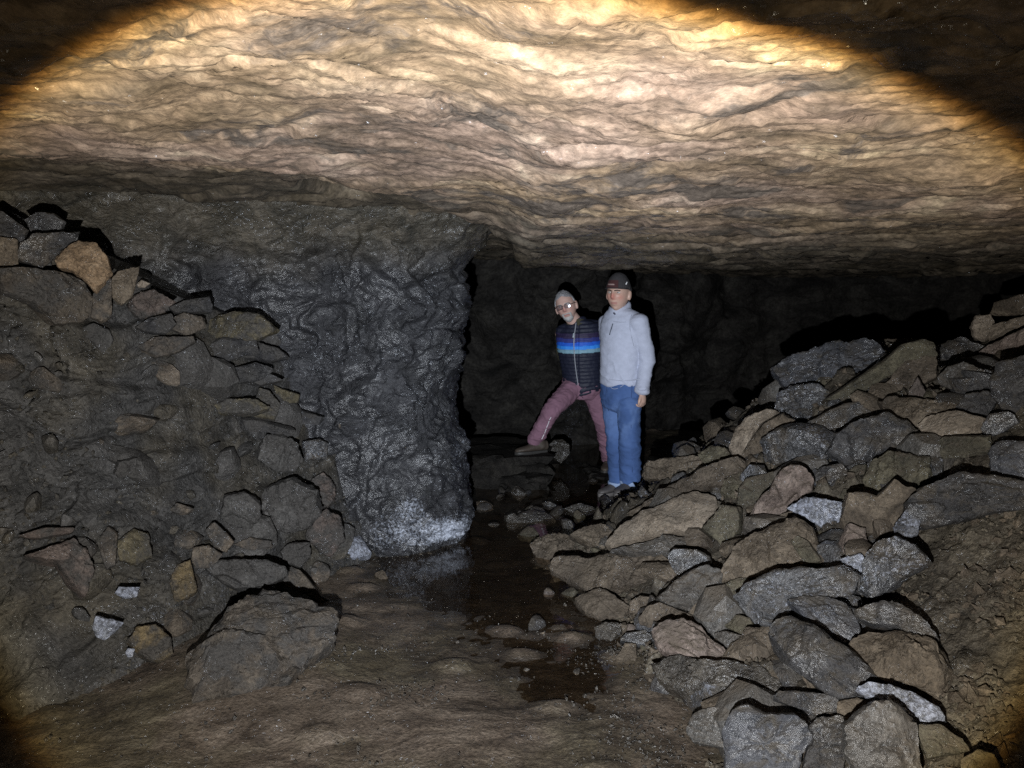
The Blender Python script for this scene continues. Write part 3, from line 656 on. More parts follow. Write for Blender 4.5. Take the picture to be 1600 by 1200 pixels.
 ('rock', 'R', [(808,1062),(890,990),(1050,930),(1200,940),(1400,975),(1400,1085),(1200,1112),(1020,1152),(880,1182),(828,1122)], 'dark', 'long dark rock at the right edge, just above the gritty earth bank', dict(group=H, push=0.08, face='w')),
 ('rock', 'R', [(738,1182),(800,1098),(862,1150),(850,1215),(760,1235)], 'white', 'small white-faced rock at the left end of the long dark rock', dict(group=H, push=0.12, face='w')),
 ('rock', 'R', [(18,1000),(60,940),(170,913),(192,930),(140,1012),(60,1092),(8,1092)], 'olive', 'olive rock left of the reddish brown triangular rock', dict(group=H, push=0.05)),
 ('rock', 'R', [(43,1172),(90,1070),(150,1010),(200,930),(260,883),(320,910),(357,960),(350,1012),(300,1042),(250,1082),(130,1182)], 'pink', 'reddish brown triangular rock pointing up in mid heap', dict(group=H, push=0.10, face='w', dome=0.08)),
 # ---- right heap, lower part
 ('rock', 'B', [(88,360),(85,300),(105,230),(200,170),(330,110),(420,88),(462,120),(482,190),(532,262),(520,287),(420,292),(330,332),(210,347)], 'brown', 'big flat-topped brown block above the large silvery rock', dict(group=H, push=0.12)),
 ('rock', 'B', [(388,190),(420,163),(462,190),(522,272),(450,292),(420,242)], 'olive', 'narrow olive stone leaning on the big brown block', dict(group=H, push=0.16, face='w')),
 ('rock', 'B', [(618,192),(650,110),(720,130),(732,200),(690,242),(620,252)], 'pink', 'pinkish lump on the lower right of the rust brown rock', dict(group=H, push=0.08, face='w')),
 ('rock', 'B', [(143,430),(200,375),(300,330),(420,310),(520,308),(600,298),(652,330),(692,370),(692,422),(600,432),(520,442),(400,462),(390,512),(330,542),(290,567),(230,542),(180,492)], 'silver', 'largest silvery dark rock, long and low, in the middle of the lower heap', dict(group=H, push=0.14, face='w')),
 ('rock', 'B', [(608,270),(700,243),(717,270),(692,362),(650,322)], 'white', 'small white spiky stone at the right tip of the large silvery rock', dict(group=H, push=0.10, face='w')),
 ('rock', 'B', [(693,402),(720,260),(780,190),(850,168),(932,200),(1002,282),(900,332),(850,382),(760,432)], 'silver', 'fan-shaped dark grey rock right below the small white-faced rock', dict(group=H, push=0.08, face='w', dome=0.10)),
 ('rock', 'B', [(373,442),(480,430),(560,440),(640,460),(682,530),(692,592),(640,642),(560,602),(480,562),(430,502)], 'blue', 'silver-grey rock lying under the large silvery rock', dict(group=H, push=0.08)),
 ('rock_slab', 'B', [(678,492),(760,460),(860,458),(960,520),(1055,622),(950,622),(860,562),(750,552),(700,532)], 'dark', 'dark slab with a black gap above it at the edge of the earth bank', dict(group=H, push=0.12)),
 ('rock', 'B', [(650,642),(740,600),(880,580),(1050,640),(1092,742),(1020,832),(900,812),(800,792),(710,742)], 'brown', 'smooth dusty tan mound at the lower right', dict(group=H, push=0.05, dome=0.2)),
 ('rock', 'B', [(278,602),(320,540),(390,518),(480,560),(580,630),(660,680),(752,782),(700,852),(620,892),(560,872),(460,802),(380,742),(300,672)], 'dark', 'big dark rounded boulder in the lower heap', dict(group=H, push=0.12, dome=0.2)),
 ('rock_slab', 'B', [(688,852),(740,818),(830,828),(950,870),(1050,930),(1077,982),(1010,1017),(930,972),(830,902),(740,882)], 'white', 'narrow slab with a glittering white face at the lower right', dict(group=H, push=0.10)),
 ('rock', 'B', [(638,1012),(700,960),(760,915),(820,903),(880,920),(932,980),(962,1080),(965,1215),(680,1215),(640,1122)], 'grey', 'upright grey sparkling boulder at the bottom right', dict(group=H, push=0.16, face='w')),
 ('rock_slab', 'B', [(303,892),(340,855),(440,860),(540,870),(592,890),(592,942),(500,962),(400,922)], 'dark', 'flat dark slab lying above the blue-grey block', dict(group=H, push=0.08)),
 ('rock', 'B', [(83,1022),(120,940),(200,933),(280,970),(400,965),(440,1010),(482,1062),(430,1142),(422,1220),(98,1220),(93,1112)], 'blue', 'large blue-grey block at the bottom edge of the picture', dict(group=H, push=0.16, face='w', dome=0.08)),
 ('rock', 'B', [(438,1040),(520,975),(600,970),(652,1002),(640,1102),(620,1215),(440,1215),(482,1072)], 'dark', 'rough dark rock between the blue-grey block and the grey boulder', dict(group=H, push=0.04, face='w')),
 ('rock', 'B', [(930,1002),(1060,1010),(1150,1070),(1192,1122),(1000,1152),(970,1082)], 'olive', 'ochre rock right of the upright grey boulder', dict(group=H, push=0.06)),
 ('rock', 'B', [(-50,1075),(-82,1035),(-48,965),(0,938),(60,928),(107,960),(92,1062),(97,1112),(0,1092)], 'grey', 'squat speckled rock left of the blue-grey block', dict(group=H, push=0.08, face='w')),
 ('rock_slab', 'B', [(0,860),(150,828),(300,798),(342,830),(300,892),(200,912),(110,932),(20,925)], 'wet', 'wet brown slab above the squat speckled rock', dict(group=H, push=0.05)),
 ('rock', 'B', [(1148,1165),(1220,1118),(1290,1138),(1332,1215),(1150,1215)], 'olive', 'rock at the bottom right corner, half in the amber rim of light', dict(group=H, push=0.08, face='w')),
 ('rock', 'B', [(148,692),(180,620),(250,568),(292,590),(272,662),(200,712)], 'brown', 'small brown rock under the left end of the large silvery rock', dict(group=H, push=0.06)),
 ('rock', 'B', [(588,905),(680,888),(742,900),(690,962),(640,992),(600,962)], 'brown', 'small brown stone above the upright grey boulder', dict(group=H, push=0.06)),
 # ---- left wall
 ('rock', 'L', [(-40,150),(0,78),(60,130),(132,180),(110,232),(-40,212)], 'dark', 'dark rock at the left edge, highest of the stones under the ceiling', dict(group=W, base='wall', face='w', push=0.12)),
 ('rock', 'L', [(118,130),(170,98),(240,103),(292,140),(280,192),(200,207),(150,187)], 'dark', 'rounded dark stone at the top of the left wall', dict(group=W, base='wall', face='w', push=0.14)),
 ('rock', 'L', [(84,302),(100,240),(160,198),(290,188),(372,190),(360,227),(300,262),(250,312),(200,352),(110,322)], 'dark', 'black jagged rock between the rounded dark stone and the orange one', dict(group=W, base='wall', face='w', push=0.10)),
 ('rock', 'L', [(-40,210),(80,223),(87,332),(20,352),(-40,352)], 'brown', 'square brown block at the left edge under the dark stones', dict(group=W, base='wall', face='w', push=0.12)),
 ('rock', 'L', [(253,300),(300,263),(370,233),(440,238),(492,290),(512,370),(480,412),(440,462),(400,412),(330,362),(280,352)], 'ochre', 'orange-tan heart-shaped rock near the top of the left wall', dict(group=W, base='wall', face='w', push=0.18, th=0.7)),
 ('rock_slab', 'L', [(8,362),(80,350),(230,370),(340,390),(412,430),(442,500),(430,582),(360,607),(270,612),(180,522),(100,492),(40,472)], 'brown', 'broad brown slab under the orange-tan rock', dict(group=W, base='wall', face='w', push=0.12, dome=0.06)),
 ('rock', 'L', [(428,582),(440,480),(480,418),(522,403),(522,582),(480,607)], 'tan', 'small upright tan stone right under the orange-tan rock', dict(group=W, base='wall', face='w', push=0.13)),
 ('rock', 'L', [(518,412),(560,373),(652,348),(642,402),(620,482),(570,522),(530,482)], 'brown', 'brown stone with a slanted top right of the small upright tan stone', dict(group=W, base='wall', face='w', push=0.14)),
 ('stone', 'L', [(642,432),(665,413),(702,430),(680,447),(650,447)], 'tan', 'tiny pale pebble perched on the left wall', dict(group=W, base='wall', face='w', push=0.14)),
 ('rock_slab', 'L', [(598,532),(640,480),(720,458),(822,515),(760,562),(660,592)], 'pink', 'flat purplish stone under the tiny pale pebble', dict(group=W, base='wall', face='m', push=0.12)),
 ('rock_slab', 'L', [(798,542),(880,500),(980,488),(992,560),(900,562),(820,562)], 'dark', 'thin black slab left of the yellowish flat rock', dict(group=W, base='wall', face='w', push=0.06)),
 ('rock', 'L', [(638,632),(700,590),(800,570),(822,620),(780,662),(680,652)], 'dark', 'black stone below the flat purplish one', dict(group=W, base='wall', face='w', push=0.06)),
 ('rock', 'L', [(968,642),(990,598),(1080,563),(1200,568),(1284,640),(1200,692),(1040,697),(973,682)], 'olive', 'yellowish flat rock at the right shoulder of the left wall', dict(group=W, base='wall', face='w', push=0.08)),
 ('rock', 'L', [(658,722),(720,680),(900,678),(912,700),(820,752),(720,772),(670,752)], 'brown', 'brown stone lying under the black stones in the upper left wall', dict(group=W, base='wall', face='w', push=0.06)),
 ('rock', 'L', [(808,592),(860,568),(962,590),(962,632),(880,672),(810,642)], 'brown', 'brown stone left of the yellowish flat rock', dict(group=W, base='wall', face='w', push=0.06)),
 ('rock', 'L', [(368,642),(440,618),(512,650),(532,702),(480,752),(430,702)], 'grey', 'greyish stone sunk in earth below the broad brown slab', dict(group=W, base='wall', face='w', push=0.03)),
 ('rock_slab', 'L', [(960,720),(1050,690),(1200,695),(1210,760),(1100,780),(1040,800)], 'dark', 'rough black slab under the yellowish flat rock', dict(group=W, base='wall', face='w', push=0.06)),
 ('rock_slab', 'L', [(1020,890),(1040,840),(1200,800),(1290,830),(1220,880),(1100,900)], 'dark', 'second rough black slab under the yellowish flat rock', dict(group=W, base='wall', face='w', push=0.06)),
 ('rock_slab', 'L', [(1005,1000),(1060,970),(1200,970),(1260,1010),(1180,1035),(1040,1030)], 'olive', 'thin yellowish stone beside the two small yellow stones', dict(group=W, base='wall', face='w', push=0.06)),
 ('rock', 'P', [(-20,952),(18,830),(60,838),(112,900),(92,972),(20,962)], 'olive', 'larger of two yellow stones by the dark pillar', dict(group=W, base='wall', face='w', push=0.08)),
 ('rock', 'P', [(78,813),(130,838),(202,860),(192,897),(120,902)], 'olive', 'smaller of two yellow stones by the dark pillar', dict(group=W, base='wall', face='w', push=0.08)),
 ('rock', 'P', [(18,1102),(60,1048),(130,1048),(192,1090),(222,1162),(180,1222),(80,1212),(18,1162)], 'grey', 'rounded grey-brown stone halfway down the left wall', dict(group=W, base='wall', face='w', push=0.08)),
 ('rock_slab', 'P', [(108,922),(200,928),(322,970),(300,1002),(200,992)], 'dark', 'dark thin slab right under the two yellow stones', dict(group=W, base='wall', face='w', push=0.08)),
 ('rock', 'P', [(228,1082),(300,1068),(337,1090),(330,1162),(240,1162)], 'silver', 'small glittering black block right of the rounded grey-brown stone', dict(group=W, base='wall', face='w', push=0.08)),
 ('rock_slab', 'P', [(-60,980),(20,985),(100,1010),(180,1030),(170,1060),(60,1040),(-40,1030)], 'dark', 'dark slab above the rounded grey-brown stone', dict(group=W, base='wall', face='w', push=0.05)),
 ('rock_slab', 'P', [(-110,620),(0,615),(100,640),(152,682),(60,700),(-80,680)], 'dark', 'long black slab left of the upper pillar face', dict(group=W, base='wall', face='w', push=0.05)),
 ('rock_slab', 'P', [(-120,730),(-20,720),(60,760),(120,790),(20,810),(-100,790)], 'dark', 'black slab above the two yellow stones', dict(group=W, base='wall', face='w', push=0.05)),
 ('rock', 'F', [(128,82),(150,-10),(240,-22),(302,20),(307,82),(260,132),(190,122)], 'grey', 'grey stone left of the grey block low on the left wall', dict(group=W, base='wall', face='w', push=0.07)),
 ('rock', 'F', [(318,92),(320,-60),(430,-92),(542,-30),(562,62),(510,132),(420,152),(340,112)], 'grey', 'square grey block low on the left wall', dict(group=W, base='wall', face='w', push=0.10)),
 ('rock', 'F', [(508,172),(540,88),(600,48),(662,80),(677,182),(620,252),(570,232)], 'pink', 'pinkish rounded stone at the foot of the dark pillar', dict(group=W, base='wall', face='w', push=0.10)),
 ('rock', 'F', [(530,10),(540,-90),(590,-120),(640,-60),(640,10),(600,40)], 'pink', 'pinkish grey stone above the rounded pinkish one', dict(group=W, base='wall', face='w', push=0.05)),
 ('rock', 'F', [(58,142),(100,103),(150,148),(187,190),(150,237),(100,212)], 'tan', 'small yellow-tan stone low on the left wall', dict(group=W, base='wall', face='w', push=0.08)),
 ('rock', 'F', [(188,202),(260,173),(352,190),(352,222),(250,227)], 'tan', 'flat pale stone right of the small yellow-tan one', dict(group=W, base='wall', face='w', push=0.07)),
 ('rock', 'F', [(398,232),(450,188),(522,190),(527,252),(480,302),(410,272)], 'grey', 'grey stone under the square grey block', dict(group=W, base='wall', face='w', push=0.06)),
 ('rock_slab', 'F', [(58,302),(90,268),(200,268),(340,273),(422,300),(422,332),(330,382),(200,397),(100,342)], 'grey', 'flat grey slab with a black shadow line above the boulder', dict(group=W, base='wall', face='m', push=0.16, dome=0.06)),
 ('boulder', 'F', [(-5,692),(90,600),(180,490),(240,420),(330,388),(420,420),(520,450),(642,500),(602,642),(480,742),(420,812),(340,832),(290,862),(160,867),(40,872),(8,802)], 'm_brown', 'large pyramid-shaped boulder on the floor at lower left', dict(base='floor', Y=2.92, face='m', dome=0.17, th=0.5, peak=(170,600), cuts=4, cat='boulder')),
 ('rock_slab', 'F', [(380,382),(430,308),(480,318),(530,370),(572,430),(642,472),(560,452),(470,404)], 'brown', 'dark slab rising just behind the pyramid-shaped boulder', dict(group=W, base='wall', face='m', push=0.14)),
 ('rock', 'F', [(668,192),(700,148),(750,158),(802,240),(720,262),(680,232)], 'white', 'white-crusted stone at the left foot of the pillar', dict(group=W, base='floor', face='w', Y=4.42)),
 ('stone', 'F', [(813,332),(850,313),(872,345),(840,362)], 'brown', 'small round stone on the mud under the pillar', dict(base='floor', face='m', push=0.02)),
 ('stone', 'F', [(713,702),(750,673),(787,690),(770,722),(725,717)], 'brown', 'small stone with a dark shadow on the muddy floor', dict(base='floor', face='m', push=0.02)),
 ('rock', 'D', [(128,562),(200,538),(270,508),(340,488),(402,530),(442,640),(395,752),(330,682),(280,592),(200,577)], 'pink', 'pinkish arrow-shaped stone low on the left wall', dict(group=W, base='wall', face='w', push=0.05, dome=0.06)),
 ('rock', 'D', [(468,472),(510,428),(552,450),(540,602),(500,622),(473,562)], 'tan', 'narrow yellowish stone right of the pinkish arrow-shaped one', dict(group=W, base='wall', face='w', push=0.05)),
 ('rock', 'D', [(550,502),(620,438),(692,460),(712,562),(640,602),(560,582)], 'olive', 'olive stone right of the narrow yellowish one', dict(group=W, base='wall', face='w', push=0.05)),
 ('rock', 'D', [(798,682),(830,608),(892,588),(922,722),(880,757),(820,762)], 'm_ochre', 'mustard yellow stone left of the flat grey slab', dict(group=W, base='wall', face='w', push=0.06)),
 ('rock', 'D', [(898,582),(910,528),(980,518),(1042,560),(980,622),(920,622)], 'tan', 'tan stone above the mustard yellow one', dict(group=W, base='wall', face='w', push=0.06)),
 ('rock', 'D', [(798,352),(830,318),(902,340),(880,362),(820,364)], 'tan', 'small pale stone alone in the dark earth of the left wall', dict(group=W, base='wall', face='w', push=0.05)),
 ('rock', 'D', [(608,962),(650,898),(730,888),(802,950),(812,1022),(750,1057),(690,1042)], 'm_ochre', 'rusty brown stone on the slope left of the boulder', dict(group=W, base='wall', face='w', push=0.07)),
 ('rock', 'D', [(433,902),(450,848),(540,868),(577,880),(540,922),(490,957),(450,942)], 'white', 'white mineral lump left of the rusty brown stone', dict(group=W, base='wall', face='w', push=0.07)),
 ('rock_slab', 'D', [(88,472),(200,433),(352,433),(330,457),(180,482)], 'pink', 'thin reddish slab above the pinkish arrow-shaped stone', dict(group=W, base='wall', face='w', push=0.04)),
 ('rock', 'D', [(538,742),(560,713),(652,713),(640,757),(580,767)], 'white', 'small white lump above the white mineral lump', dict(group=W, base='wall', face='w', push=0.06)),
 ('rock', 'D', [(543,182),(560,128),(642,108),(632,172),(570,202)], 'grey', 'grey stone set in the middle of the left wall', dict(group=W, base='wall', face='w', push=0.05)),
 ('stone', 'D', [(588,1022),(600,998),(632,1003),(622,1037),(600,1040)], 'white', 'small white pebble under the white mineral lump', dict(group=W, base='wall', face='w', push=0.06)),
 # ---- stones in and beside the water
 ('rock', 'W', [(213,402),(240,348),(310,333),(402,370),(432,422),(382,442),(350,492),(290,482),(230,452)], 'wet', 'wet brown rock in the water beside the pillar corner', dict(group=WS, base='floor', push=0.02)),
 ('rock', 'W', [(358,512),(380,448),(440,423),(482,430),(503,512),(400,537)], 'brown', 'lighter brown rock right of the wet one by the pillar corner', dict(group=WS, base='floor', push=0.02)),
 ('rock_slab', 'W', [(212,637),(290,613),(350,613),(388,640),(300,653)], 'brown', 'thin pale slab just out of the water by the pillar', dict(group=WS, base='floor', face='f', push=0.02)),
 ('rock_slab', 'W', [(503,747),(560,700),(650,665),(750,690),(803,720),(700,757),(600,757)], 'wet', 'low wet rock in mid water where the trousers are mirrored', dict(group=WS, base='floor', face='f', push=0.02)),
 ('rock', 'W', [(548,842),(610,788),(660,788),(693,830),(620,853)], 'olive', 'small olive stone half under water in the middle', dict(group=WS, base='floor', face='f', push=0.02)),
 ('stone', 'W', [(718,622),(760,613),(818,640),(770,657)], 'silver', 'small glistening stone in the water below the wide stance', dict(group=WS, base='floor', push=0.02)),
 ('rock', 'W', [(868,662),(950,628),(1030,640),(1072,660),(1000,692),(930,692)], 'wet', 'wet grey rock in the water in front of the shoes', dict(group=WS, base='floor', push=0.02)),
 ('rock', 'W', [(768,232),(800,203),(860,203),(902,240),(892,302),(840,352),(790,322),(758,292)], 'wet', 'round brown rock between the legs of the man in the vest', dict(base='floor', face='w', Y=6.95)),
]
for name, tile, pts, mat, label, kw in ROCKS:
    make_rock(name, tile, pts, mat, label, **kw)

M['earthy'] = rock_material('earth_coated_stone', ramp3((0.018, 0.0175, 0.017), (0.043, 0.041, 0.039), (0.078, 0.074, 0.070)), scale=1.4, glint=0.06, bump=0.9, tint=(1.1, 1.0, 0.8))
# ------------------------------------------------------------------ smaller broken stones between the rocks: pieces of the bank and of the rubble wall
def small_stone(seed, size, mat, sub=2):
    rng = np.random.RandomState(seed)
    bm = bmesh.new(); bmesh.ops.create_icosphere(bm, subdivisions=sub, radius=1.0)
    P = np.array([v.co[:] for v in bm.verts]) * np.array([1.0, rng.uniform(0.6, 0.95), rng.uniform(0.35, 0.65)])
    P = chisel(P, rng, 9, (0.55, 0.85), np.zeros(3)); P /= np.abs(P).max()
    for v, c in zip(bm.verts, P): v.co = c * size
    me = bpy.data.meshes.new('stone'); bm.to_mesh(me); bm.free(); me.materials.append(M[mat])
    me.polygons.foreach_set('use_smooth', [True] * len(me.polygons)); me.set_sharp_from_angle(angle=math.radians(24))
    return me
def strew(parent, base, n, box, mats, sizes, seed, sink=0.35):
    """n stones as children of parent, on its surface, within a box of photo pixels"""
    rng = np.random.RandomState(seed); k = 0
    kinds = [(r, small_stone(seed * 50 + i, r, mats[i % len(mats)])) for i, r in enumerate(sizes[0] * (sizes[1] / sizes[0]) ** rng.rand(max(8, 2 * len(mats))))]
    while k < n:
        px, py = rng.uniform(box[0], box[2]), rng.uniform(box[1], box[3])
        Y = hit(px, py, base); p = at(px, py, Y)
        if Y > 7.5 or (base != 'floor' and p.z < 0.01 and rng.rand() < 0.8): continue
        if base == 'bank' and p.y < 3.3 and p.x > 0.95 + 0.81 * (p.y - 2.35): k += 0.05; continue
        if base == 'wall' and (p.z > ip(p.x, [-3.4, -1.95, -1.7, -1.29, -1.1, -0.97, -0.7], [1.92, 1.78, 1.6, 1.30, 0.75, 0.25, 0.0]) or p.x > -0.9): k += 0.1; continue
        if base == 'bank' and p.y < 2.9 and p.z < 0.06: k += 0.1; continue
        if base == 'bank' and abs(float(bank_s(p.x, p.y)) - p.z) > 0.06 and p.z > 0.05: k += 0.1; continue
        s, me = kinds[rng.randint(len(kinds))]
        o = bpy.data.objects.new('stone', me); C.objects.link(o); o.parent = parent
        o.location = p + (CAM - p).normalized() * s * (0.5 - sink); o.scale = (rng.uniform(0.85, 1.2), rng.uniform(0.85, 1.2), rng.uniform(0.8, 1.3))
        tilt = {'bank': (0.0, -0.5, 0), 'wall': (0.9, 0, 0), 'floor': (0, 0, 0)}[base]
        o.rotation_euler = (tilt[0] + rng.normal() * 0.35, tilt[1] + rng.normal() * 0.35, rng.uniform(0, 6.28))
        k += 1
strew(bank, 'bank', 150, (1000, 560, 1600, 1200), ['dark', 'brown', 'olive', 'grey', 'brown', 'dark', 'silver'], (0.06, 0.16), 5)
strew(bank, 'bank', 130, (830, 700, 1500, 1200), ['dark', 'brown', 'olive', 'grey', 'wet', 'pink'], (0.025, 0.07), 6)
strew(rubble, 'wall', 32, (0, 420, 560, 1000), ['earthy', 'earthy', 'm_brown', 'earthy', 'm_grey', 'm_tan'], (0.05, 0.15), 7, 0.8)
strew(rubble, 'wall', 55, (0, 400, 560, 1060), ['earthy', 'earthy', 'earthy', 'grey'], (0.015, 0.04), 8, 0.6)
strew(floor, 'floor', 26, (520, 860, 1000, 1190), ['wet', 'brown', 'wet', 'grey'], (0.012, 0.035), 9, 0.35)
strew(floor, 'floor', 30, (730, 690, 960, 830), ['wet', 'wet', 'dark'], (0.03, 0.09), 10, 0.4)

# ledge of flat-bedded rock under the vest wearer's boot
def ledge(name, x0, x1, y0, y1, z0, z1, mat, label, seed):
    rng = np.random.RandomState(seed); bm = bmesh.new(); bmesh.ops.create_cube(bm, size=1.0)
    bmesh.ops.subdivide_edges(bm, edges=bm.edges, cuts=14, use_grid_fill=True)
    c = np.array(((x0 + x1) / 2, (y0 + y1) / 2, (z0 + z1) / 2)); d = np.array((x1 - x0, y1 - y0, z1 - z0))
    P = np.array([v.co[:] for v in bm.verts]) * d
    W3 = P + c; g = np.stack([fbm(W3 * 4 + 5 * k + seed, 3) for k in range(3)], 1)
    P = P + g * np.array([0.10, 0.10, 0.028]) + np.outer(facets(W3[:, 0] + W3[:, 2], W3[:, 1] + 2 * W3[:, 2], 5.0, 1.0, seed), (0.06, 0.06, 0.02)); P += np.stack([fbm(W3 * 16 + 3 * k + seed, 2) for k in range(3)], 1) * np.array([0.012, 0.012, 0.005])
    for v, q in zip(bm.verts, P): v.co = q
    me = bpy.data.meshes.new(name); bm.to_mesh(me); bm.free()
    me.polygons.foreach_set('use_smooth', [True] * len(me.polygons)); me.set_sharp_from_angle(angle=math.radians(35))
    return tag(link(name, me, M[mat], loc=Vector(c)), label, 'rock', None, 'thing')
ledge('rock_ledge', -0.75, 0.30, 6.34, 7.3, -0.1, 0.25, 'ledge', 'flat black ledge of rock under the boot of the man in the vest', 3)
ledge('rock_ledge', -0.05, 0.30, 6.20, 6.60, -0.1, 0.12, 'ledge', 'lower wet step of rock in front of the black ledge', 4)
ledge('rock_ledge', 0.66, 1.02, 6.62, 7.15, -0.12, 0.03, 'ledge', 'low flat stone under the rear boot of the man in the vest', 6)

# ------------------------------------------------------------------ loose grit and chips of rock, too many to count
def grit(name, src, n, pick, size, mat, seed):
    rng = np.random.RandomState(seed); co = get_xyz(src.data); w = np.clip(pick(co), 0, None); w = w / w.sum()
    idx = rng.choice(len(co), n, p=w); c = co[idx] + rng.normal(size=(n, 3)) * 0.008
    s = size[0] * (size[1] / size[0]) ** (rng.rand(n) ** 1.6)
    O = np.array([(1, 0, 0), (0, 1, 0), (-1, 0, 0), (0, -1, 0), (0, 0, 1), (0, 0, -1)], float)
    T = np.array([(0, 1, 4), (1, 2, 4), (2, 3, 4), (3, 0, 4), (1, 0, 5), (2, 1, 5), (3, 2, 5), (0, 3, 5)])
    V = O[None] * (0.6 + 0.8 * rng.rand(n, 6, 1)) * (s[:, None, None]) * np.array([1, 0.8, 0.6])
    q = rng.normal(size=(n, 3, 3)); Q, _ = np.linalg.qr(q)
    V = np.einsum('nij,nkj->nki', Q, V) + c[:, None, :]
    F = (T[None] + (np.arange(n) * 6)[:, None, None]).reshape(-1, 3)
    me = bpy.data.meshes.new(name); me.from_pydata(V.reshape(-1, 3).tolist(), [], F.tolist()); me.update()
    return tag(link(name, me, M[mat]), None, None, None, 'stuff')
def get_xyz(me):
    a = np.zeros(len(me.vertices) * 3, np.float32); me.vertices.foreach_get('co', a); return a.reshape(-1, 3).astype(float)
def w_bank(c):
    x, y, z = c.T; n = fbm(c * 2.5, 3)
    return ((np.abs(x) < 0.8 * y) & (y > 1.6) & (y < 6.5) & (z > -0.02)) * np.clip(0.25 + n + 1.5 * np.exp(-((z - 0.02) / 0.06) ** 2), 0, 3) * 1.0 / y ** 0.5
grit('gravel', bank, 15000, w_bank, (0.004, 0.016), 'bank', 1)
grit('gravel', bank, 5500, w_bank, (0.007, 0.034), 'brown', 2)
def w_floor(c):
    x, y, z = c.T; n = fbm(c * np.array([3, 3, 1.0]) + 4, 3)
    return ((z > -0.015) & (np.abs(x) < 0.75 * y) & (y > 1.9) & (y < 6)) * np.clip(n * 1.6 + 0.15, 0, 2) * (0.3 + 2.2 * np.exp(-((x + 0.55) / 0.25) ** 2 - ((y - 2.95) / 0.35) ** 2) + 1.5 * np.exp(-((x - 0.4) / 0.2) ** 2) + 1.0 * np.exp(-((y - 4.4) / 0.3) ** 2))
grit('gravel', floor, 6000, w_floor, (0.003, 0.011), 'wet', 3)
def w_wall(c):
    x, y, z = c.T
    return ((np.abs(x) < 0.75 * y) & (z > 0) & (z < 1.5)) * np.clip(fbm(c * 2.2, 3) + 0.3, 0, 2) * np.exp(-z / 0.8)
grit('gravel', rubble, 5000, w_wall, (0.004, 0.016), 'rubble', 4)

# ------------------------------------------------------------------ people
from mathutils.bvhtree import BVHTree
def fabric(name, bump=0.4, rough=0.85, weave=900.0, spec=0.2):
    t = NT(name)
    v = t.n('TexCoord').outputs['Object']
    col = t.n('Attribute', {'attribute_name': 'Col'}).outputs['Color']
    n1 = t.noise(v, 28.0, 4.0, 0.6)
    col = t.mix(0.3, col, t.ramp(n1, [(0.3, 0.72), (0.7, 1.2)]), 'MULTIPLY')
    n2 = t.noise(v, weave, 2.0)
    h = t.math('ADD', t.math('MULTIPLY', n2, 0.0015), t.math('MULTIPLY', n1, 0.004))
    bp = t.n('Bump', None, Strength=bump, Distance=1.0, Height=h).outputs[0]
    b = t.n('BsdfPrincipled', None, Base_Color=col, Roughness=rough, Normal=bp)
    b.inputs['Specular IOR Level'].default_value = spec
    t.put(t.out.inputs[0], b.outputs[0])
    return t.m
M['fleece'] = fabric('knitted_fleece', 0.4, 0.95, 700.0)
M['denim'] = fabric('denim', 0.4, 0.9, 1200.0)
M['nylon'] = fabric('quilted_nylon', 0.3, 0.62, 300.0, 0.35)
M['leather'] = fabric('worn_leather', 0.5, 0.55, 400.0, 0.4)
M['wool'] = fabric('wool', 0.6, 0.95, 500.0)
M['skin'] = fabric('skin', 0.12, 0.5, 500.0, 0.45)
M['hairs'] = fabric('short_hair', 0.7, 0.7, 900.0)
M['metal'] = fabric('dull_metal', 0.0, 0.35, 10.0, 0.6)
def lens_material():
    t = NT('spectacle_lens')
    gl = t.n('BsdfAnisotropic', None, Color=(1, 1, 1), Roughness=0.05)
    mx = t.n('MixShader'); mx.inputs[0].default_value = 0.10
    t.put(mx.inputs[1], t.n('BsdfTransparent', None, Color=(0.93, 0.93, 0.95)).outputs[0]); t.put(mx.inputs[2], gl.outputs[0])
    t.put(t.out.inputs[0], mx.outputs[0]); return t.m
M['lens'] = lens_material()

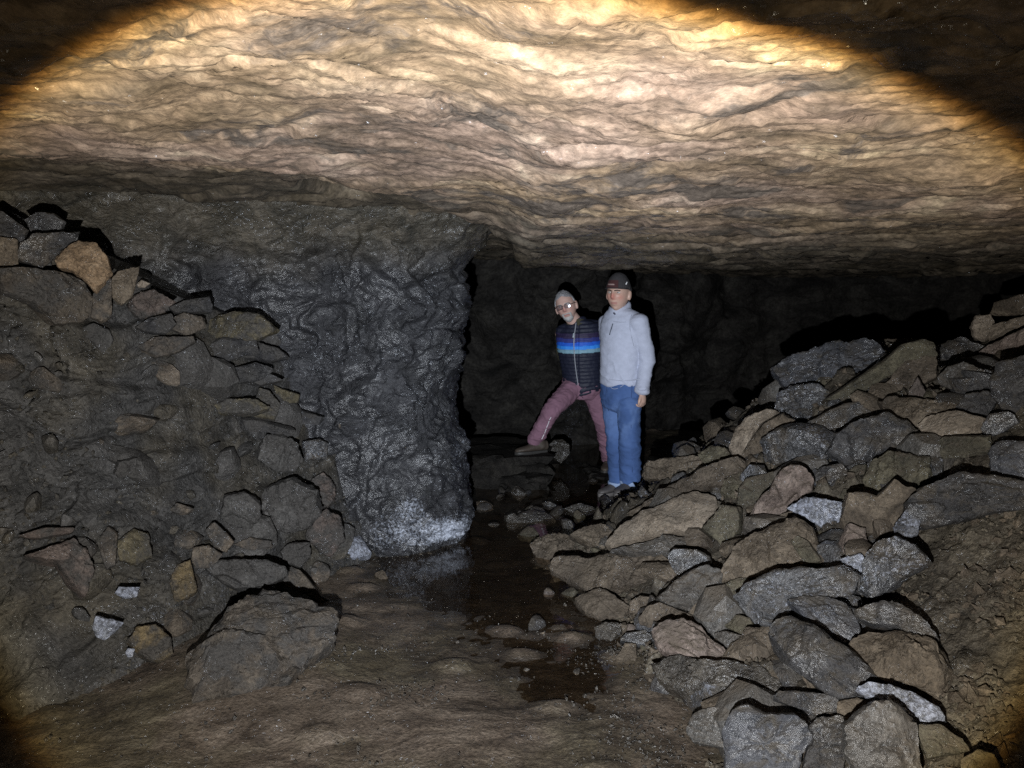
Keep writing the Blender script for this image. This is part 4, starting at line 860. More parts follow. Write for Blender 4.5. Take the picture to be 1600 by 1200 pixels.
def V3(v): return np.array(v, float)
def loft(rings, n=28):
    """rings: (centre, axis a, axis b) with a, b already scaled; closed at both ends"""
    th = np.linspace(0, 2 * math.pi, n, endpoint=False); V = []; F = []
    for c, a, b in rings:
        for t in th: V.append(V3(c) + V3(a) * math.cos(t) + V3(b) * math.sin(t))
    for i in range(len(rings) - 1):
        for j in range(n): F.append((i * n + j, i * n + (j + 1) % n, (i + 1) * n + (j + 1) % n, (i + 1) * n + j))
    k = len(V); V.append(V3(rings[0][0])); V.append(V3(rings[-1][0])); e = (len(rings) - 1) * n
    for j in range(n): F.append((k, (j + 1) % n, j)); F.append((k + 1, e + j, e + (j + 1) % n))
    return V, F
def tube(pts, rad, n=18, dense=5, flat=1.0, ref=(0.3, 0.9, 0.2)):
    """a tapering limb through pts with radii rad, rounded at both ends"""
    P = np.array([V3(p) for p in pts]); R = np.array(rad, float)
    s = np.concatenate([[0], np.cumsum(np.linalg.norm(P[1:] - P[:-1], axis=1))])
    t = np.unique(np.concatenate([np.linspace(a, b, dense + 1) for a, b in zip(s[:-1], s[1:])]))
    X = np.stack([ip(t, s, P[:, k]) for k in range(3)], 1); r = ip(t, s, R)
    if len(t) > 4 and len(pts) > 2:
        Xs = X.copy(); Xs[1:-1] = (X[:-2] + 2 * X[1:-1] + X[2:]) / 4; X = Xs
    d = np.gradient(X, axis=0); d /= np.linalg.norm(d, axis=1)[:, None]
    rings = []
    def fr(dv):
        a = np.cross(dv, V3(ref)); a /= np.linalg.norm(a); return a, np.cross(dv, a)
    a, b = fr(d[0])
    for k, q in ((-0.9, 0.35), (-0.6, 0.75), (-0.25, 0.95)): rings.append((X[0] + d[0] * r[0] * k * 0.7, a * r[0] * q, b * r[0] * q * flat))
    for x, dv, rr in zip(X, d, r):
        a, b = fr(dv); rings.append((x, a * rr, b * rr * flat))
    for k, q in ((0.25, 0.95), (0.6, 0.75), (0.9, 0.35)): rings.append((X[-1] + d[-1] * r[-1] * k * 0.7, a * r[-1] * q, b * r[-1] * q * flat))
    return loft(rings, n)
def union(name, shapes, voxel=0.009, smooth=4):
    """one continuous skin round overlapping shapes"""
    V = []; F = []
    for v, f in shapes:
        k = len(V); V += [tuple(x) for x in v]; F += [tuple(i + k for i in q) for q in f]
    me = bpy.data.meshes.new('tmp'); me.from_pydata(V, [], F); me.update()
    bm = bmesh.new(); bm.from_mesh(me); bmesh.ops.recalc_face_normals(bm, faces=bm.faces); bm.to_mesh(me); bm.free()
    o = bpy.data.objects.new('tmp', me); C.objects.link(o)
    r = o.modifiers.new('r', 'REMESH'); r.mode = 'VOXEL'; r.voxel_size = voxel
    if smooth:
        s = o.modifiers.new('s', 'SMOOTH'); s.factor = 0.5; s.iterations = smooth
    dg = bpy.context.evaluated_depsgraph_get()
    out = bpy.data.meshes.new_from_object(o.evaluated_get(dg)); out.name = name
    bpy.data.objects.remove(o); bpy.data.meshes.remove(me)
    out.polygons.foreach_set('use_smooth', [True] * len(out.polygons))
    return out
def get_co(me):
    a = np.zeros(len(me.vertices) * 3, np.float32); me.vertices.foreach_get('co', a); return a.reshape(-1, 3).astype(float)
def get_no(me):
    a = np.zeros(len(me.vertices) * 3, np.float32); me.vertices.foreach_get('normal', a); return a.reshape(-1, 3).astype(float)
def set_co(me, co): me.vertices.foreach_set('co', co.astype(np.float32).ravel()); me.update()
def wrinkle(me, amp, f, seed=0.0):
    co = get_co(me); no = get_no(me)
    d = fbm(co * np.array(f) + seed, 3, 0.55, ridged=True)
    set_co(me, co + no * (d * amp)[:, None])
def folds(me, amp, f, seed, where):
    """slanting creases, strongest where where(points) is high"""
    co = get_co(me); no = get_no(me)
    q = np.stack([co[:, 0] * f[0] + co[:, 2] * f[0] * 0.35, co[:, 1] * f[0], co[:, 2] * f[1] + co[:, 0] * f[1] * 0.5], 1) + seed
    d = 1 - 2 * np.abs(perlin(q + 0.4 * fbm(co * 6, 2)[:, None])); d = np.sign(d) * np.abs(d) ** 1.5
    set_co(me, co + no * (d * amp * where(co))[:, None])
def drop(me, root):
    co = get_co(me); set_co(me, co - V3(root)); return me
def put_on(name, me, mat, parent, root, col):
    """link a mesh built in world space under a person standing at root; col: colour or function of world points"""
    co = get_co(me)
    cattr(me, col(co) if callable(col) else np.tile(V3(col), (len(co), 1)))
    set_co(me, co - V3(root))
    return link(name, me, M[mat], parent)
def blend(base, col, w): return base * (1 - w[:, None]) + V3(col)[None] * w[:, None]

# --- a head, built in its own frame: the face looks along -y
def head_shape(P):
    x, y, z = P[:, 0].copy(), P[:, 1].copy(), P[:, 2].copy()
    t = np.clip(-z / 0.118, 0, 1)
    x *= 1 - 0.34 * t ** 1.7
    y = np.where(y < 0, y * (1 - 0.10 * t), y * (1 - 0.45 * t))
    wf = sstep(-0.01, -0.05, y); ax = np.abs(x); g = lambda a, c, s: np.exp(-((a - c) / s) ** 2)
    nz = np.where(z > -0.022, ip(z, [-0.022, 0.022, 0.034], [1.0, 0.28, 0.0]), ip(z, [-0.036, -0.022], [0.0, 1.0]))
    dy = -0.028 * np.exp(-(x / ip(z, [-0.03, 0.02], [0.0145, 0.009])) ** 2) * nz
    dy += 0.011 * g(ax, 0.031, 0.016) * g(z, 0.012, 0.010)
    dy -= 0.006 * g(z, 0.032, 0.009) * g(ax, 0.028, 0.026)
    dy -= 0.005 * g(ax, 0.044, 0.018) * g(z, -0.016, 0.016)
    dy -= 0.005 * g(x, 0, 0.022) * (g(z, -0.052, 0.006) + g(z, -0.067, 0.007)) - 0.004 * g(x, 0, 0.024) * g(z, -0.0595, 0.003)
    dy -= 0.008 * g(x, 0, 0.022) * g(z, -0.100, 0.014)
    dy += 0.004 * g(x, 0, 0.03) * g(z, -0.082, 0.008)
    return np.stack([x, y + dy * wf, z], 1)
def sphere_dirs(nl=56, nm=72):
    V = []; F = []
    for i in range(nl + 1):
        ph = math.pi * i / nl
        for j in range(nm):
            t = 2 * math.pi * j / nm; V.append((math.sin(ph) * math.cos(t), math.sin(ph) * math.sin(t), math.cos(ph)))
    for i in range(nl):
        for j in range(nm): F.append((i * nm + j, (i + 1) * nm + j, (i + 1) * nm + (j + 1) % nm, i * nm + (j + 1) % nm))
    return np.array(V), F
def head_points(D, grow=0.0):
    P = np.stack([D[:, 0] * (0.074 + grow), np.where(D[:, 1] < 0, D[:, 1] * (0.090 + grow), D[:, 1] * (0.102 + grow)), D[:, 2] * (0.118 + grow)], 1)
    return head_shape(P)
def ear(s):
    D, F = sphere_dirs(12, 16)
    return [V3((s * 0.079, 0.012, -0.008)) + V3((d[0] * 0.011, d[1] * 0.019 + d[2] * 0.006, d[2] * 0.033)) for d in D], F
class Frame:
    def __init__(s, loc, face, roll, pitch, scale):
        yaw = math.atan2(face[0], -face[1])
        s.R = np.array((Matrix.Rotation(yaw, 3, 'Z') @ Matrix.Rotation(roll, 3, 'Y') @ Matrix.Rotation(pitch, 3, 'X'))) * scale
        s.l = V3(loc); s.sc = scale
    def out(s, P): return np.asarray(P, float) @ s.R.T + s.l
    def into(s, P): return (np.asarray(P, float) - s.l) @ (s.R / s.sc ** 2)
def skin_colour(fr, base, nose):
    def f(co):
        p = fr.into(co); x, y, z = p.T; ax = np.abs(x); g = lambda a, c, q: np.exp(-((a - c) / q) ** 2)
        hd = (np.abs(z) < 0.16) & (ax < 0.12) & (np.abs(y) < 0.15); wf = hd * (y < -0.03)
        c = np.tile(V3(base), (len(co), 1))
        c = blend(c, nose, wf * 0.8 * g(x, 0, 0.016) * sstep(0.02, -0.01, z) * sstep(-0.045, -0.03, z))
        c = blend(c, nose, wf * 0.45 * g(ax, 0.042, 0.02) * g(z, -0.02, 0.02))
        c = blend(c, (0.33, 0.13, 0.12), wf * 0.8 * sstep(0.026, 0.020, ax) * g(z, -0.0595, 0.008))
        c = blend(c, (0.10, 0.06, 0.05), wf * 0.55 * g(ax, 0.031, 0.017) * g(z, 0.012, 0.008))
        return c
    return f
def eyes_and_brows(parent, root, fr, brow):
    for s in (-1, 1):
        D, F = sphere_dirs(14, 18)
        P = D * V3((0.0115, 0.0105, 0.0062)) + V3((s * 0.031, -0.0728, 0.0115))
        me = mesh_from('eye', fr.out(P), F)
        fwd = D[:, 1] < -0.90
        o = put_on('eye', me, 'skin', parent, root, lambda co, D=D: np.where((D[:, 1] < -0.86)[:, None], V3((0.03, 0.025, 0.02))[None], V3((0.62, 0.60, 0.58))[None]))
        pts = [fr.out([(s * a, b, c)])[0] for a, b, c in ((0.012, -0.0955, 0.023), (0.028, -0.092, 0.027), (0.046, -0.079, 0.024))]
        put_on('eyebrow', mesh_from('eyebrow', *tube(pts, [0.004 * fr.sc, 0.0045 * fr.sc, 0.003 * fr.sc], 8, 3)), 'hairs', parent, root, brow)
def cap_shell(fr, keep, grow, amp=0.0, freq=40.0, taper=0.0):
    """a thick shell over the skull where keep(direction points) is true"""
    D, F = sphere_dirs(64, 96)
    base = head_points(D, 0.0); k = keep(base)
    out = head_points(D, grow)
    if taper: out[:, 2] += taper * sstep(0.3, 1.0, D[:, 2])
    if amp: out = out + D * (amp * fbm(out * freq, 3))[:, None]
    fs = [q for q in F if all(k[i] for i in q)]
    used = sorted({i for q in fs for i in q}); mp = {i: n for n, i in enumerate(used)}; n = len(used)
    V = np.concatenate([out[used], (base - D * 0.004)[used]])
    FF = [tuple(mp[i] for i in q) for q in fs] + [tuple(mp[i] + n for i in reversed(q)) for q in fs]
    cnt = {}
    for q in fs:
        for a, b in zip(q, q[1:] + q[:1]): cnt[(a, b)] = 1
    for (a, b) in list(cnt):
        if (b, a) not in cnt: FF.append((mp[b], mp[a], mp[a] + n, mp[b] + n))
    return V, FF
def bvh_of(me): return BVHTree.FromPolygons([v.co.copy() for v in me.vertices], [tuple(p.vertices) for p in me.polygons])
def on_skin(b, px, py, lift=0.003):
    r = ray(px, py).normalized(); h = b.ray_cast(CAM, r)
    return None if h[0] is None else h[0] - r * lift
def stripe(name, b, pix, rad, col, mat, parent, root, lift=0.002):
    pts = [on_skin(b, x, y, lift) for x, y in pix]; pts = [p for p in pts if p is not None]
    if len(pts) < 2: return None
    return put_on(name, mesh_from(name, *tube(pts, [rad] * len(pts), 6, 2)), mat, parent, root, col)
def shoe(name, heel, direction, ln, col, sole_col, parent, root, shaft=None, mat='leather'):
    d = V3(direction) / np.linalg.norm(direction); sd = np.cross(V3((0, 0, 1)), d); up = V3((0, 0, 1)); h = V3(heel)
    prof = [(-0.02, 0.030, 0.075), (0.0, 0.038, 0.085), (0.22, 0.042, 0.088), (0.42, 0.043, 0.072), (0.62, 0.047, 0.052), (0.80, 0.047, 0.042), (0.93, 0.037, 0.034), (1.0, 0.018, 0.022)]
    up_r = [(h + d * ln * s + up * (0.022 + hh * 0.5), sd * w, up * hh * 0.52) for s, w, hh in prof]
    shapes = [loft(up_r, 20)]
    if shaft is not None:
        b = h + d * 0.05 + up * 0.06
        shapes.append(tube([b, V3(shaft)], [0.050, 0.046], 18, 4))
    put_on(name, union(name, shapes, 0.007, 2), mat, parent, root, col)
    o = [c for c in parent.children if c.name.startswith(name)][-1]
    so = []
    for zz, k in ((0.0, 0.97), (0.004, 1.04), (0.022, 1.05), (0.027, 0.98)):
        so.append((zz, k))
    V = []; F = []; n = 26
    for zz, k in so:
        for t in np.linspace(0, 2 * math.pi, n, endpoint=False):
            s = 0.5 - 0.5 * math.cos(t); w = ip(s, [p[0] for p in prof], [p[1] for p in prof]) * (1 if math.sin(t) > 0 else -1) * min(1, abs(math.sin(t)) * 2.2)
            V.append(h + d * (ln * (0.5 + (s - 0.5) * 1.04)) + sd * w * k + up * zz)
    for i in range(3):
        for j in range(n): F.append((i * n + j, i * n + (j + 1) % n, (i + 1) * n + (j + 1) % n, (i + 1) * n + j))
    F.append(tuple(range(n))[::-1]); F.append(tuple(range(3 * n, 4 * n)))
    me = mesh_from('sole', V, F, True, 40); put_on('sole', me, 'leather', o, root, sole_col)
    laces = []
    for s in (0.36, 0.46, 0.56):
        w = ip(s, [p[0] for p in prof], [p[1] for p in prof]); hh = ip(s, [p[0] for p in prof], [p[2] for p in prof])
        c = h + d * ln * s + up * (0.024 + hh * 1.0)
        put_on('lace', mesh_from('lace', *tube([c - sd * w * 0.6 - up * 0.008, c + up * 0.002, c + sd * w * 0.6 - up * 0.008], [0.003] * 3, 6, 2)), 'wool', o, root, (0.06, 0.05, 0.045))
    return o

# --- the man in jeans and a pale fleece, turned towards the picture's left
def man_in_jeans():
    Y = 6.1
    root = at(965, 778, Y); root.z = 0.0
    t = bpy.data.objects.new('person', None); C.objects.link(t); t.location = root; t.empty_display_size = 0.2
    tag(t, 'man in pale blue-grey fleece, jeans and dark beanie standing beside the rock heap', 'person', kind='thing')
    Fd = V3((-0.66, -0.75, 0)); Ld = V3((0.75, -0.66, 0)); Z = V3((0, 0, 1))
    a3 = lambda px, py, dy=0.0: V3(at(px, py, Y + dy))
    torso = [((969, 600), 0.152, 0.122), ((969, 575), 0.160, 0.126), ((970, 545), 0.172, 0.130), ((973, 517), 0.195, 0.130), ((974, 499), 0.190, 0.112), ((972, 489), 0.140, 0.090), ((969, 482), 0.078, 0.074)]
    sh_l = a3(997, 501, -0.13); el_l = a3(1011, 560, -0.09); wr_l = a3(1003, 611, -0.16)
    sh_r = a3(950, 502, 0.14); el_r = a3(951, 560, 0.22); wr_r = a3(966, 600, 0.22)
    hip_l = a3(982, 628, -0.08); kn_l = a3(984, 685, -0.11); an_l = a3(984, 748, -0.05)
    hip_r = a3(959, 628, 0.06); kn_r = a3(963, 686, 0.0); an_r = a3(966, 750, 0.02)
    face = (-0.50, -0.86); fr = Frame(a3(966.0, 459.5, -0.05), face, 0.03, 0.02, 1.16)
    # fleece
    rings = [(a3(*c) , Ld * a, Fd * b) for c, a, b in torso]
    sleeve_l = tube([sh_l, el_l, wr_l], [0.072, 0.058, 0.046]); sleeve_r = tube([sh_r, el_r, wr_r], [0.072, 0.058, 0.046])
    low = [(a3(968, 601), Ld * 0.150, Fd * 0.118), (a3(969, 598), Ld * 0.166, Fd * 0.13)] + rings[1:]
    collar = [(a3(969, 488), Ld * 0.088, Fd * 0.088 + Z * 0.0), (a3(968, 476.5, 0.0), Ld * 0.078, Fd * 0.080 - Z * 0.035)]
    me = union('fleece', [loft(low, 40), loft(collar, 28), sleeve_l, sleeve_r], 0.008, 4)
    wrinkle(me, 0.0045, (4, 4, 10), 3.0); wrinkle(me, 0.0006, (16, 16, 34), 5.0)
    folds(me, 0.008, (4.0, 8.0), 4.0, lambda c: 0.35 + sstep(1.15, 0.95, c[:, 2]) + 0.8 * np.exp(-((c[:, 2] - 1.10) / 0.09) ** 2) * (c[:, 0] > 0.99))
    bf = bvh_of(me)
    fl = put_on('fleece', me, 'fleece', t, root, lambda co: np.tile(V3((0.40, 0.425, 0.52)), (len(co), 1)) * (0.98 + 0.04 * fbm(co * 9, 3))[:, None])
    stripe('chest_zip', bf, [(957.5, 506), (956, 511), (954, 517), (952.5, 523)], 0.004, (0.06, 0.07, 0.09), 'wool', fl, root)
    stripe('collar_snap', bf, [(959, 489), (961, 491)], 0.007, (0.05, 0.05, 0.08), 'metal', fl, root)
    stripe('hem_band', bf, [(942, 591), (952, 593), (963, 594.5), (976, 595), (988, 594.5), (999, 592)], 0.004, (0.36, 0.38, 0.46), 'fleece', fl, root)
    stripe('arm_seam', bf, [(987, 492), (984.5, 502), (984, 514), (987, 528), (990, 540)], 0.0032, (0.33, 0.35, 0.42), 'fleece', fl, root, 0.001)
    stripe('yoke_seam', bf, [(949, 499), (958, 502), (968, 504), (978, 503)], 0.0028, (0.34, 0.36, 0.43), 'fleece', fl, root, 0.001)
    stripe('cuff', bf, [(997.5, 609), (1003, 610.5), (1008.5, 609.5)], 0.005, (0.35, 0.37, 0.46), 'fleece', fl, root, 0.001)
    put_on('under_collar', mesh_from('under_collar', *loft([(a3(968, 487), Ld * 0.066, Fd * 0.066), (a3(967.5, 474.5, 0.0), Ld * 0.070, Fd * 0.073 - Z * 0.033)], 24)), 'wool', t, root, (0.012, 0.012, 0.028))
    # jeans
    hipr = [(a3(969, 592), Ld * 0.150, Fd * 0.115), (a3(969, 600), Ld * 0.158, Fd * 0.122), (a3(970, 618), Ld * 0.166, Fd * 0.128), (a3(970.5, 634), Ld * 0.150, Fd * 0.115), (a3(970.5, 642), Ld * 0.09, Fd * 0.07)]
    legl = tube([hip_l, kn_l, an_l], [0.090, 0.074, 0.072], 22, 7); legr = tube([hip_r, kn_r, an_r], [0.090, 0.072, 0.068], 22, 7)
    me = union('jeans', [loft(hipr, 40), legl, legr], 0.008, 4)
    wrinkle(me, 0.007, (5, 5, 11), 11.0); wrinkle(me, 0.0015, (18, 18, 40), 2.0)
    folds(me, 0.008, (4.0, 9.0), 9.0, lambda c: 0.25 + sstep(0.62, 0.3, c[:, 2]) + 0.6 * np.exp(-((c[:, 2] - 0.78) / 0.06) ** 2))
    bj = bvh_of(me)
    def denim(co):
        n = fbm(co * np.array([7, 7, 4.0]), 3); c = np.tile(V3((0.052, 0.098, 0.235)), (len(co), 1)) * (1 + 0.25 * n)[:, None]
        return blend(c, (0.10, 0.165, 0.33), 0.7 * np.exp(-((co[:, 2] - 0.62) / 0.16) ** 2) * sstep(-0.1, 0.25, n))
    je = put_on('jeans', me, 'denim', t, root, denim)
    stripe('pocket_stitch', bj, [(953, 598), (953.5, 604), (957, 608), (964, 607.5), (971, 604), (976, 600)], 0.0025, (0.30, 0.33, 0.42), 'wool', je, root, 0.001)
    stripe('fly_seam', bj, [(949, 598), (947.5, 612), (948, 628), (951, 642)], 0.0025, (0.03, 0.05, 0.12), 'wool', je, root, 0.001)
    stripe('side_seam', bj, [(988, 600), (985, 640), (987, 690), (988, 738)], 0.0025, (0.04, 0.07, 0.17), 'wool', je, root, 0.001)
    stripe('belt_loop', bj, [(987, 597), (986.5, 604)], 0.004, (0.09, 0.14, 0.29), 'denim', je, root, 0.001)
    for an, nm in ((an_l, 0), (an_r, 1)):
        cu = [(an + Z * dz, Ld * r, Fd * r) for dz, r in ((-0.048, 0.074), (-0.045, 0.082), (-0.012, 0.084), (-0.006, 0.078))]
        put_on('turn_up', mesh_from('turn_up', *loft(cu, 28)), 'denim', je, root, (0.26, 0.34, 0.50))
    # body, one skin from head to feet
    D, HF = sphere_dirs()
    shapes = [(fr.out(head_points(D)), HF)] + [(fr.out(ear(s)[0]), ear(s)[1]) for s in (-1, 1)]
    shapes.append(tube([a3(969, 494), fr.out([(0, 0.02, -0.06)])[0]], [0.062, 0.056], 20, 4))
    shapes.append(loft([(a3(969, 632), Ld * 0.12, Fd * 0.09), (a3(969, 600), Ld * 0.13, Fd * 0.10), (a3(970, 545), Ld * 0.15, Fd * 0.105), (a3(973, 510), Ld * 0.17, Fd * 0.09), (a3(971, 494), Ld * 0.08, Fd * 0.06)], 28))
    for a, b, c in ((sh_l, el_l, wr_l), (sh_r, el_r, wr_r)): shapes.append(tube([a, b, c], [0.055, 0.042, 0.030], 16))
    for a, b, c in ((hip_l, kn_l, an_l), (hip_r, kn_r, an_r)): shapes.append(tube([a, b, c - Z * 0.05], [0.078, 0.060, 0.042], 16))
    # left hand: half closed, thumb forward
    for wr, out in ((wr_l, 1), (wr_r, -1)):
        dn = V3((0.10, -0.05, -1.0)); dn /= np.linalg.norm(dn); f = Fd * 1.0
        palm = wr + dn * 0.055
        shapes.append(tube([wr, palm, palm + dn * 0.025], [0.028, 0.038, 0.034], 14, 4, 0.62, ref=tuple(Ld)))
        for k, (q, l) in enumerate(((-0.030, 0.058), (-0.010, 0.068), (0.010, 0.064), (0.028, 0.050))):
            b0 = palm + dn * 0.028 - f * q
            shapes.append(tube([b0, b0 + dn * l * 0.45 - Ld * out * 0.004, b0 + dn * l * 0.62 - Ld * out * 0.030, b0 + dn * l * 0.38 - Ld * out * 0.044], [0.0105, 0.010, 0.0095, 0.008], 10, 3))
        b0 = palm - dn * 0.01 + f * 0.03
        shapes.append(tube([b0, b0 + dn * 0.03 + f * 0.022, b0 + dn * 0.058 + f * 0.018 - Ld * out * 0.012], [0.013, 0.0115, 0.009], 10, 3))
    me = union('body', shapes, 0.0058, 1)
    put_on('body', me, 'skin', t, root, skin_colour(fr, (0.46, 0.30, 0.235), (0.50, 0.16, 0.125)))
    eyes_and_brows(t, root, fr, (0.075, 0.05, 0.04))
    # beanie
    Vv, Ff = cap_shell(fr, lambda p: p[:, 2] > 0.034 + 0.10 * np.maximum(p[:, 1], -0.03) * -0.25 - 0.012 * (p[:, 1] > 0.02), 0.013, 0.0015, 60, 0.014)
    loc = Vv.copy(); me = mesh_from('beanie', fr.out(Vv), Ff)
    def hat(co):
        x, y, z = loc.T; g = lambda a, b, v: (v > a) & (v < b)
        c = np.tile(V3((0.040, 0.038, 0.040)), (len(loc), 1)) * (0.85 + 0.3 * (np.sin(np.arctan2(x, -y) * 60) * 0.5 + 0.5))[:, None]
        an = np.degrees(np.arctan2(x, -y))
        c[g(-38, 22, an) & g(0.036, 0.094, z)] = (0.060, 0.026, 0.026)
        c[g(-30, 4, an) & g(0.060, 0.065, z)] = (0.34, 0.25, 0.23)
        c[g(-26, 10, an) & g(0.071, 0.077, z) & (np.sin(an * 1.1) > 0)] = (0.20, 0.11, 0.10)
        return c
    be = put_on('beanie', me, 'wool', t, root, hat)
    bb = bvh_of(mesh_from('tmp', fr.out(Vv), Ff))
    stripe('side_tag', bb, [(979.6, 441), (978.2, 444)], 0.005, (0.75, 0.75, 0.75), 'wool', be, root, 0.002)
    brim = [fr.out([(math.sin(q) * 0.0865, -math.cos(q) * (0.103 if math.cos(q) > 0 else 0.114), 0.040 + 0.000 * math.cos(q) - 0.014 * (1 - math.cos(q)) / 2)])[0] for q in np.linspace(0, 2 * math.pi, 33)]
    put_on('brim', mesh_from('brim', *tube(brim, [0.0045] * 33, 8, 1)), 'wool', be, root, (0.034, 0.032, 0.034))
    # shoes
    for an, dv, nm in ((an_r, (-0.80, -0.60, 0), 0), (an_l, (-0.62, -0.78, 0), 1)):
        d = V3(dv); heel = an - d * 0.075 - Z * 0.108
        shoe('shoe', heel, dv, 0.285, (0.075, 0.068, 0.066), (0.13, 0.12, 0.115), t, root, an - Z * 0.02)
    return t
man_in_jeans()

# --- the man in the striped vest, legs apart
def man_in_vest():
    Y = 6.7
    root = at(880, 720, Y); root.z = 0.1
    t = bpy.data.objects.new('person', None); C.objects.link(t); t.location = root; t.empty_display_size = 0.2
    tag(t, 'white-haired man in glasses, striped navy vest and mauve trousers with legs wide apart', 'person', kind='thing')
    Fd = V3((-0.22, -0.975, 0)); Ld = V3((0.975, -0.22, 0)); Z = V3((0, 0, 1))
    a3 = lambda px, py, dy=0.0: V3(at(px, py, Y + dy))
    fr = Frame(a3(884.5, 479, -0.14), (-0.26, -0.95), -0.29, 0.10, 1.12)
    ax = np.array((Ld * 0.985 + Z * 0.17))                 # shoulders slope: he leans to the picture's left
    sh_l = a3(939, 511, -0.02); el_l = a3(950, 552, 0.02); wr_l = a3(925, 585, 0.22)
    sh_r = a3(876, 519, 0.02); el_r = a3(879, 556, 0.17); wr_r = a3(905, 585, 0.22)
    hip_r = a3(896, 605, -0.02); kn_r = a3(862, 640, -0.26); an_r = a3(838, 684, -0.16)
    hip_l = a3(926, 610, 0.02); kn_l = a3(943, 660, 0.06); an_l = a3(951, 711, 0.24)
    # vest
    rr = [((911, 611), 0.145, 0.115), ((911, 604), 0.168, 0.130), ((910, 588), 0.172, 0.136), ((907, 562), 0.182, 0.142), ((905, 540), 0.192, 0.140), ((904, 522), 0.198, 0.126), ((905, 510), 0.165, 0.100), ((903, 502), 0.085, 0.082), ((900, 497), 0.074, 0.078)]
    rings = []
    for c, a, b in rr:
        k = ip(c[1], [500, 525, 600], [1.0, 0.9, 0.0]); x = Ld * (1 - k) + ax * k
        rings.append((a3(c[0], c[1], -0.06 * k), x * a, Fd * b))
    me = union('vest', [loft(rings, 44), tube([a3(876, 520, -0.02), a3(905, 514, -0.05), a3(933, 512, -0.04)], [0.062, 0.09, 0.064], 20, 6)], 0.007, 3)
    co = get_co(me); no = get_no(me)
    base = V3(a3(909, 612)); axis = V3(a3(903, 498, -0.06)) - base; ln = np.linalg.norm(axis); axis /= ln
    def along(p): return (p - base) @ axis + 0.02 * ((p - base) @ Ld)
    h = along(co)
    front = np.abs((co - base) @ Ld + 0.015)
    hem = 0.035 * sstep(0.14, 0.0, front) * (h < 0.10) * ((co - base) @ Fd > 0)
    ph = np.mod(h / 0.032, 1.0); puff = np.sqrt(np.clip(1 - (2 * ph - 1) ** 2, 0, 1))
    co = co + no * (0.011 * (puff - 0.55))[:, None] + no * (0.003 * fbm(co * 25, 3))[:, None] - Z[None] * (hem * sstep(0.10, 0.0, h))[:, None]
    co = co - no * (0.010 * np.exp(-(front / 0.010) ** 2) * ((co - base) @ Fd > 0))[:, None]
    set_co(me, co); bv = bvh_of(me)
    def vest(co):
        h = along(co); c = np.tile(V3((0.010, 0.012, 0.026)), (len(co), 1))
        for a, b, q in ((0.49, 0.53, (0.020, 0.014, 0.045)), (0.455, 0.49, (0.024, 0.030, 0.15)), (0.425, 0.455, (0.014, 0.09, 0.50)), (0.395, 0.425, (0.03, 0.22, 0.70)), (0.362, 0.395, (0.17, 0.30, 0.37))):
            c[(h > a) & (h <= b)] = q
        return c
    ve = put_on('vest', me, 'nylon', t, root, vest)
    zp = [(900, 505), (898.5, 515), (897, 528), (896.5, 540), (897.5, 555), (899, 572), (901.5, 590), (904, 606)]
    stripe('zip', bv, zp, 0.0045, (0.26, 0.27, 0.30), 'metal', ve, root)
    stripe('zip_pull', bv, [(896.5, 521), (895.5, 527)], 0.007, (0.30, 0.34, 0.38), 'metal', ve, root, 0.004)
    # dark shirt: sleeves and the collar in the open neck of the vest
    me = union('shirt', [tube([sh_l - ax * 0.03, el_l, wr_l], [0.070, 0.058, 0.048]), tube([sh_r + ax * 0.03, el_r, wr_r], [0.070, 0.058, 0.048]),
                         loft([(a3(905, 560), Ld * 0.15, Fd * 0.11), (a3(905, 525, -0.05), ax * 0.165, Fd * 0.105), (a3(904, 512, -0.06), ax * 0.13, Fd * 0.085), (a3(900, 499, -0.07), ax * 0.066, Fd * 0.070)], 30)], 0.009, 3)
    wrinkle(me, 0.005, (10, 10, 16), 8.0)
    put_on('shirt', me, 'wool', t, root, (0.046, 0.043, 0.027))
    # mauve trousers
    hipr = [(a3(909, 588), Ld * 0.160, Fd * 0.115), (a3(909, 600), Ld * 0.165, Fd * 0.12), (a3(910, 612), Ld * 0.155, Fd * 0.115), (a3(910, 622), Ld * 0.10, Fd * 0.08)]
    me = union('trousers', [loft(hipr, 40), tube([hip_r, kn_r, an_r + (an_r - kn_r) * 0.10], [0.088, 0.066, 0.055], 22, 7), tube([hip_l, kn_l, an_l + (an_l - kn_l) * 0.08], [0.090, 0.068, 0.056], 22, 7)], 0.008, 3)
    wrinkle(me, 0.005, (10, 10, 14), 21.0); wrinkle(me, 0.0025, (26, 26, 40), 1.0)
    folds(me, 0.010, (4.0, 14.0), 14.0, lambda c: 0.5 + 0.6 * sstep(0.55, 0.35, c[:, 2]))
    bt = bvh_of(me)
    tr = put_on('trousers', me, 'denim', t, root, lambda co: np.tile(V3((0.195, 0.105, 0.142)), (len(co), 1)) * (1 + 0.16 * fbm(co * 9, 3))[:, None])
    for pts in ([(861, 652), (858.5, 656)], [(858, 658), (856, 664), (854, 668)], [(853.5, 670), (851, 677)], [(850, 679), (846.5, 686)]):
        stripe('pale_splash', bt, pts, 0.0035, (0.62, 0.60, 0.62), 'wool', tr, root, 0.001)
    stripe('fly_seam', bt, [(906, 613), (908, 618), (911, 622)], 0.003, (0.07, 0.035, 0.05), 'wool', tr, root, 0.001)
    # body
    D, HF = sphere_dirs()
    shapes = [(fr.out(head_points(D)), HF)] + [(fr.out(ear(s)[0]), ear(s)[1]) for s in (-1, 1)]
    shapes.append(tube([a3(904, 510, -0.05), fr.out([(0, 0.02, -0.06)])[0]], [0.066, 0.058], 20, 4))
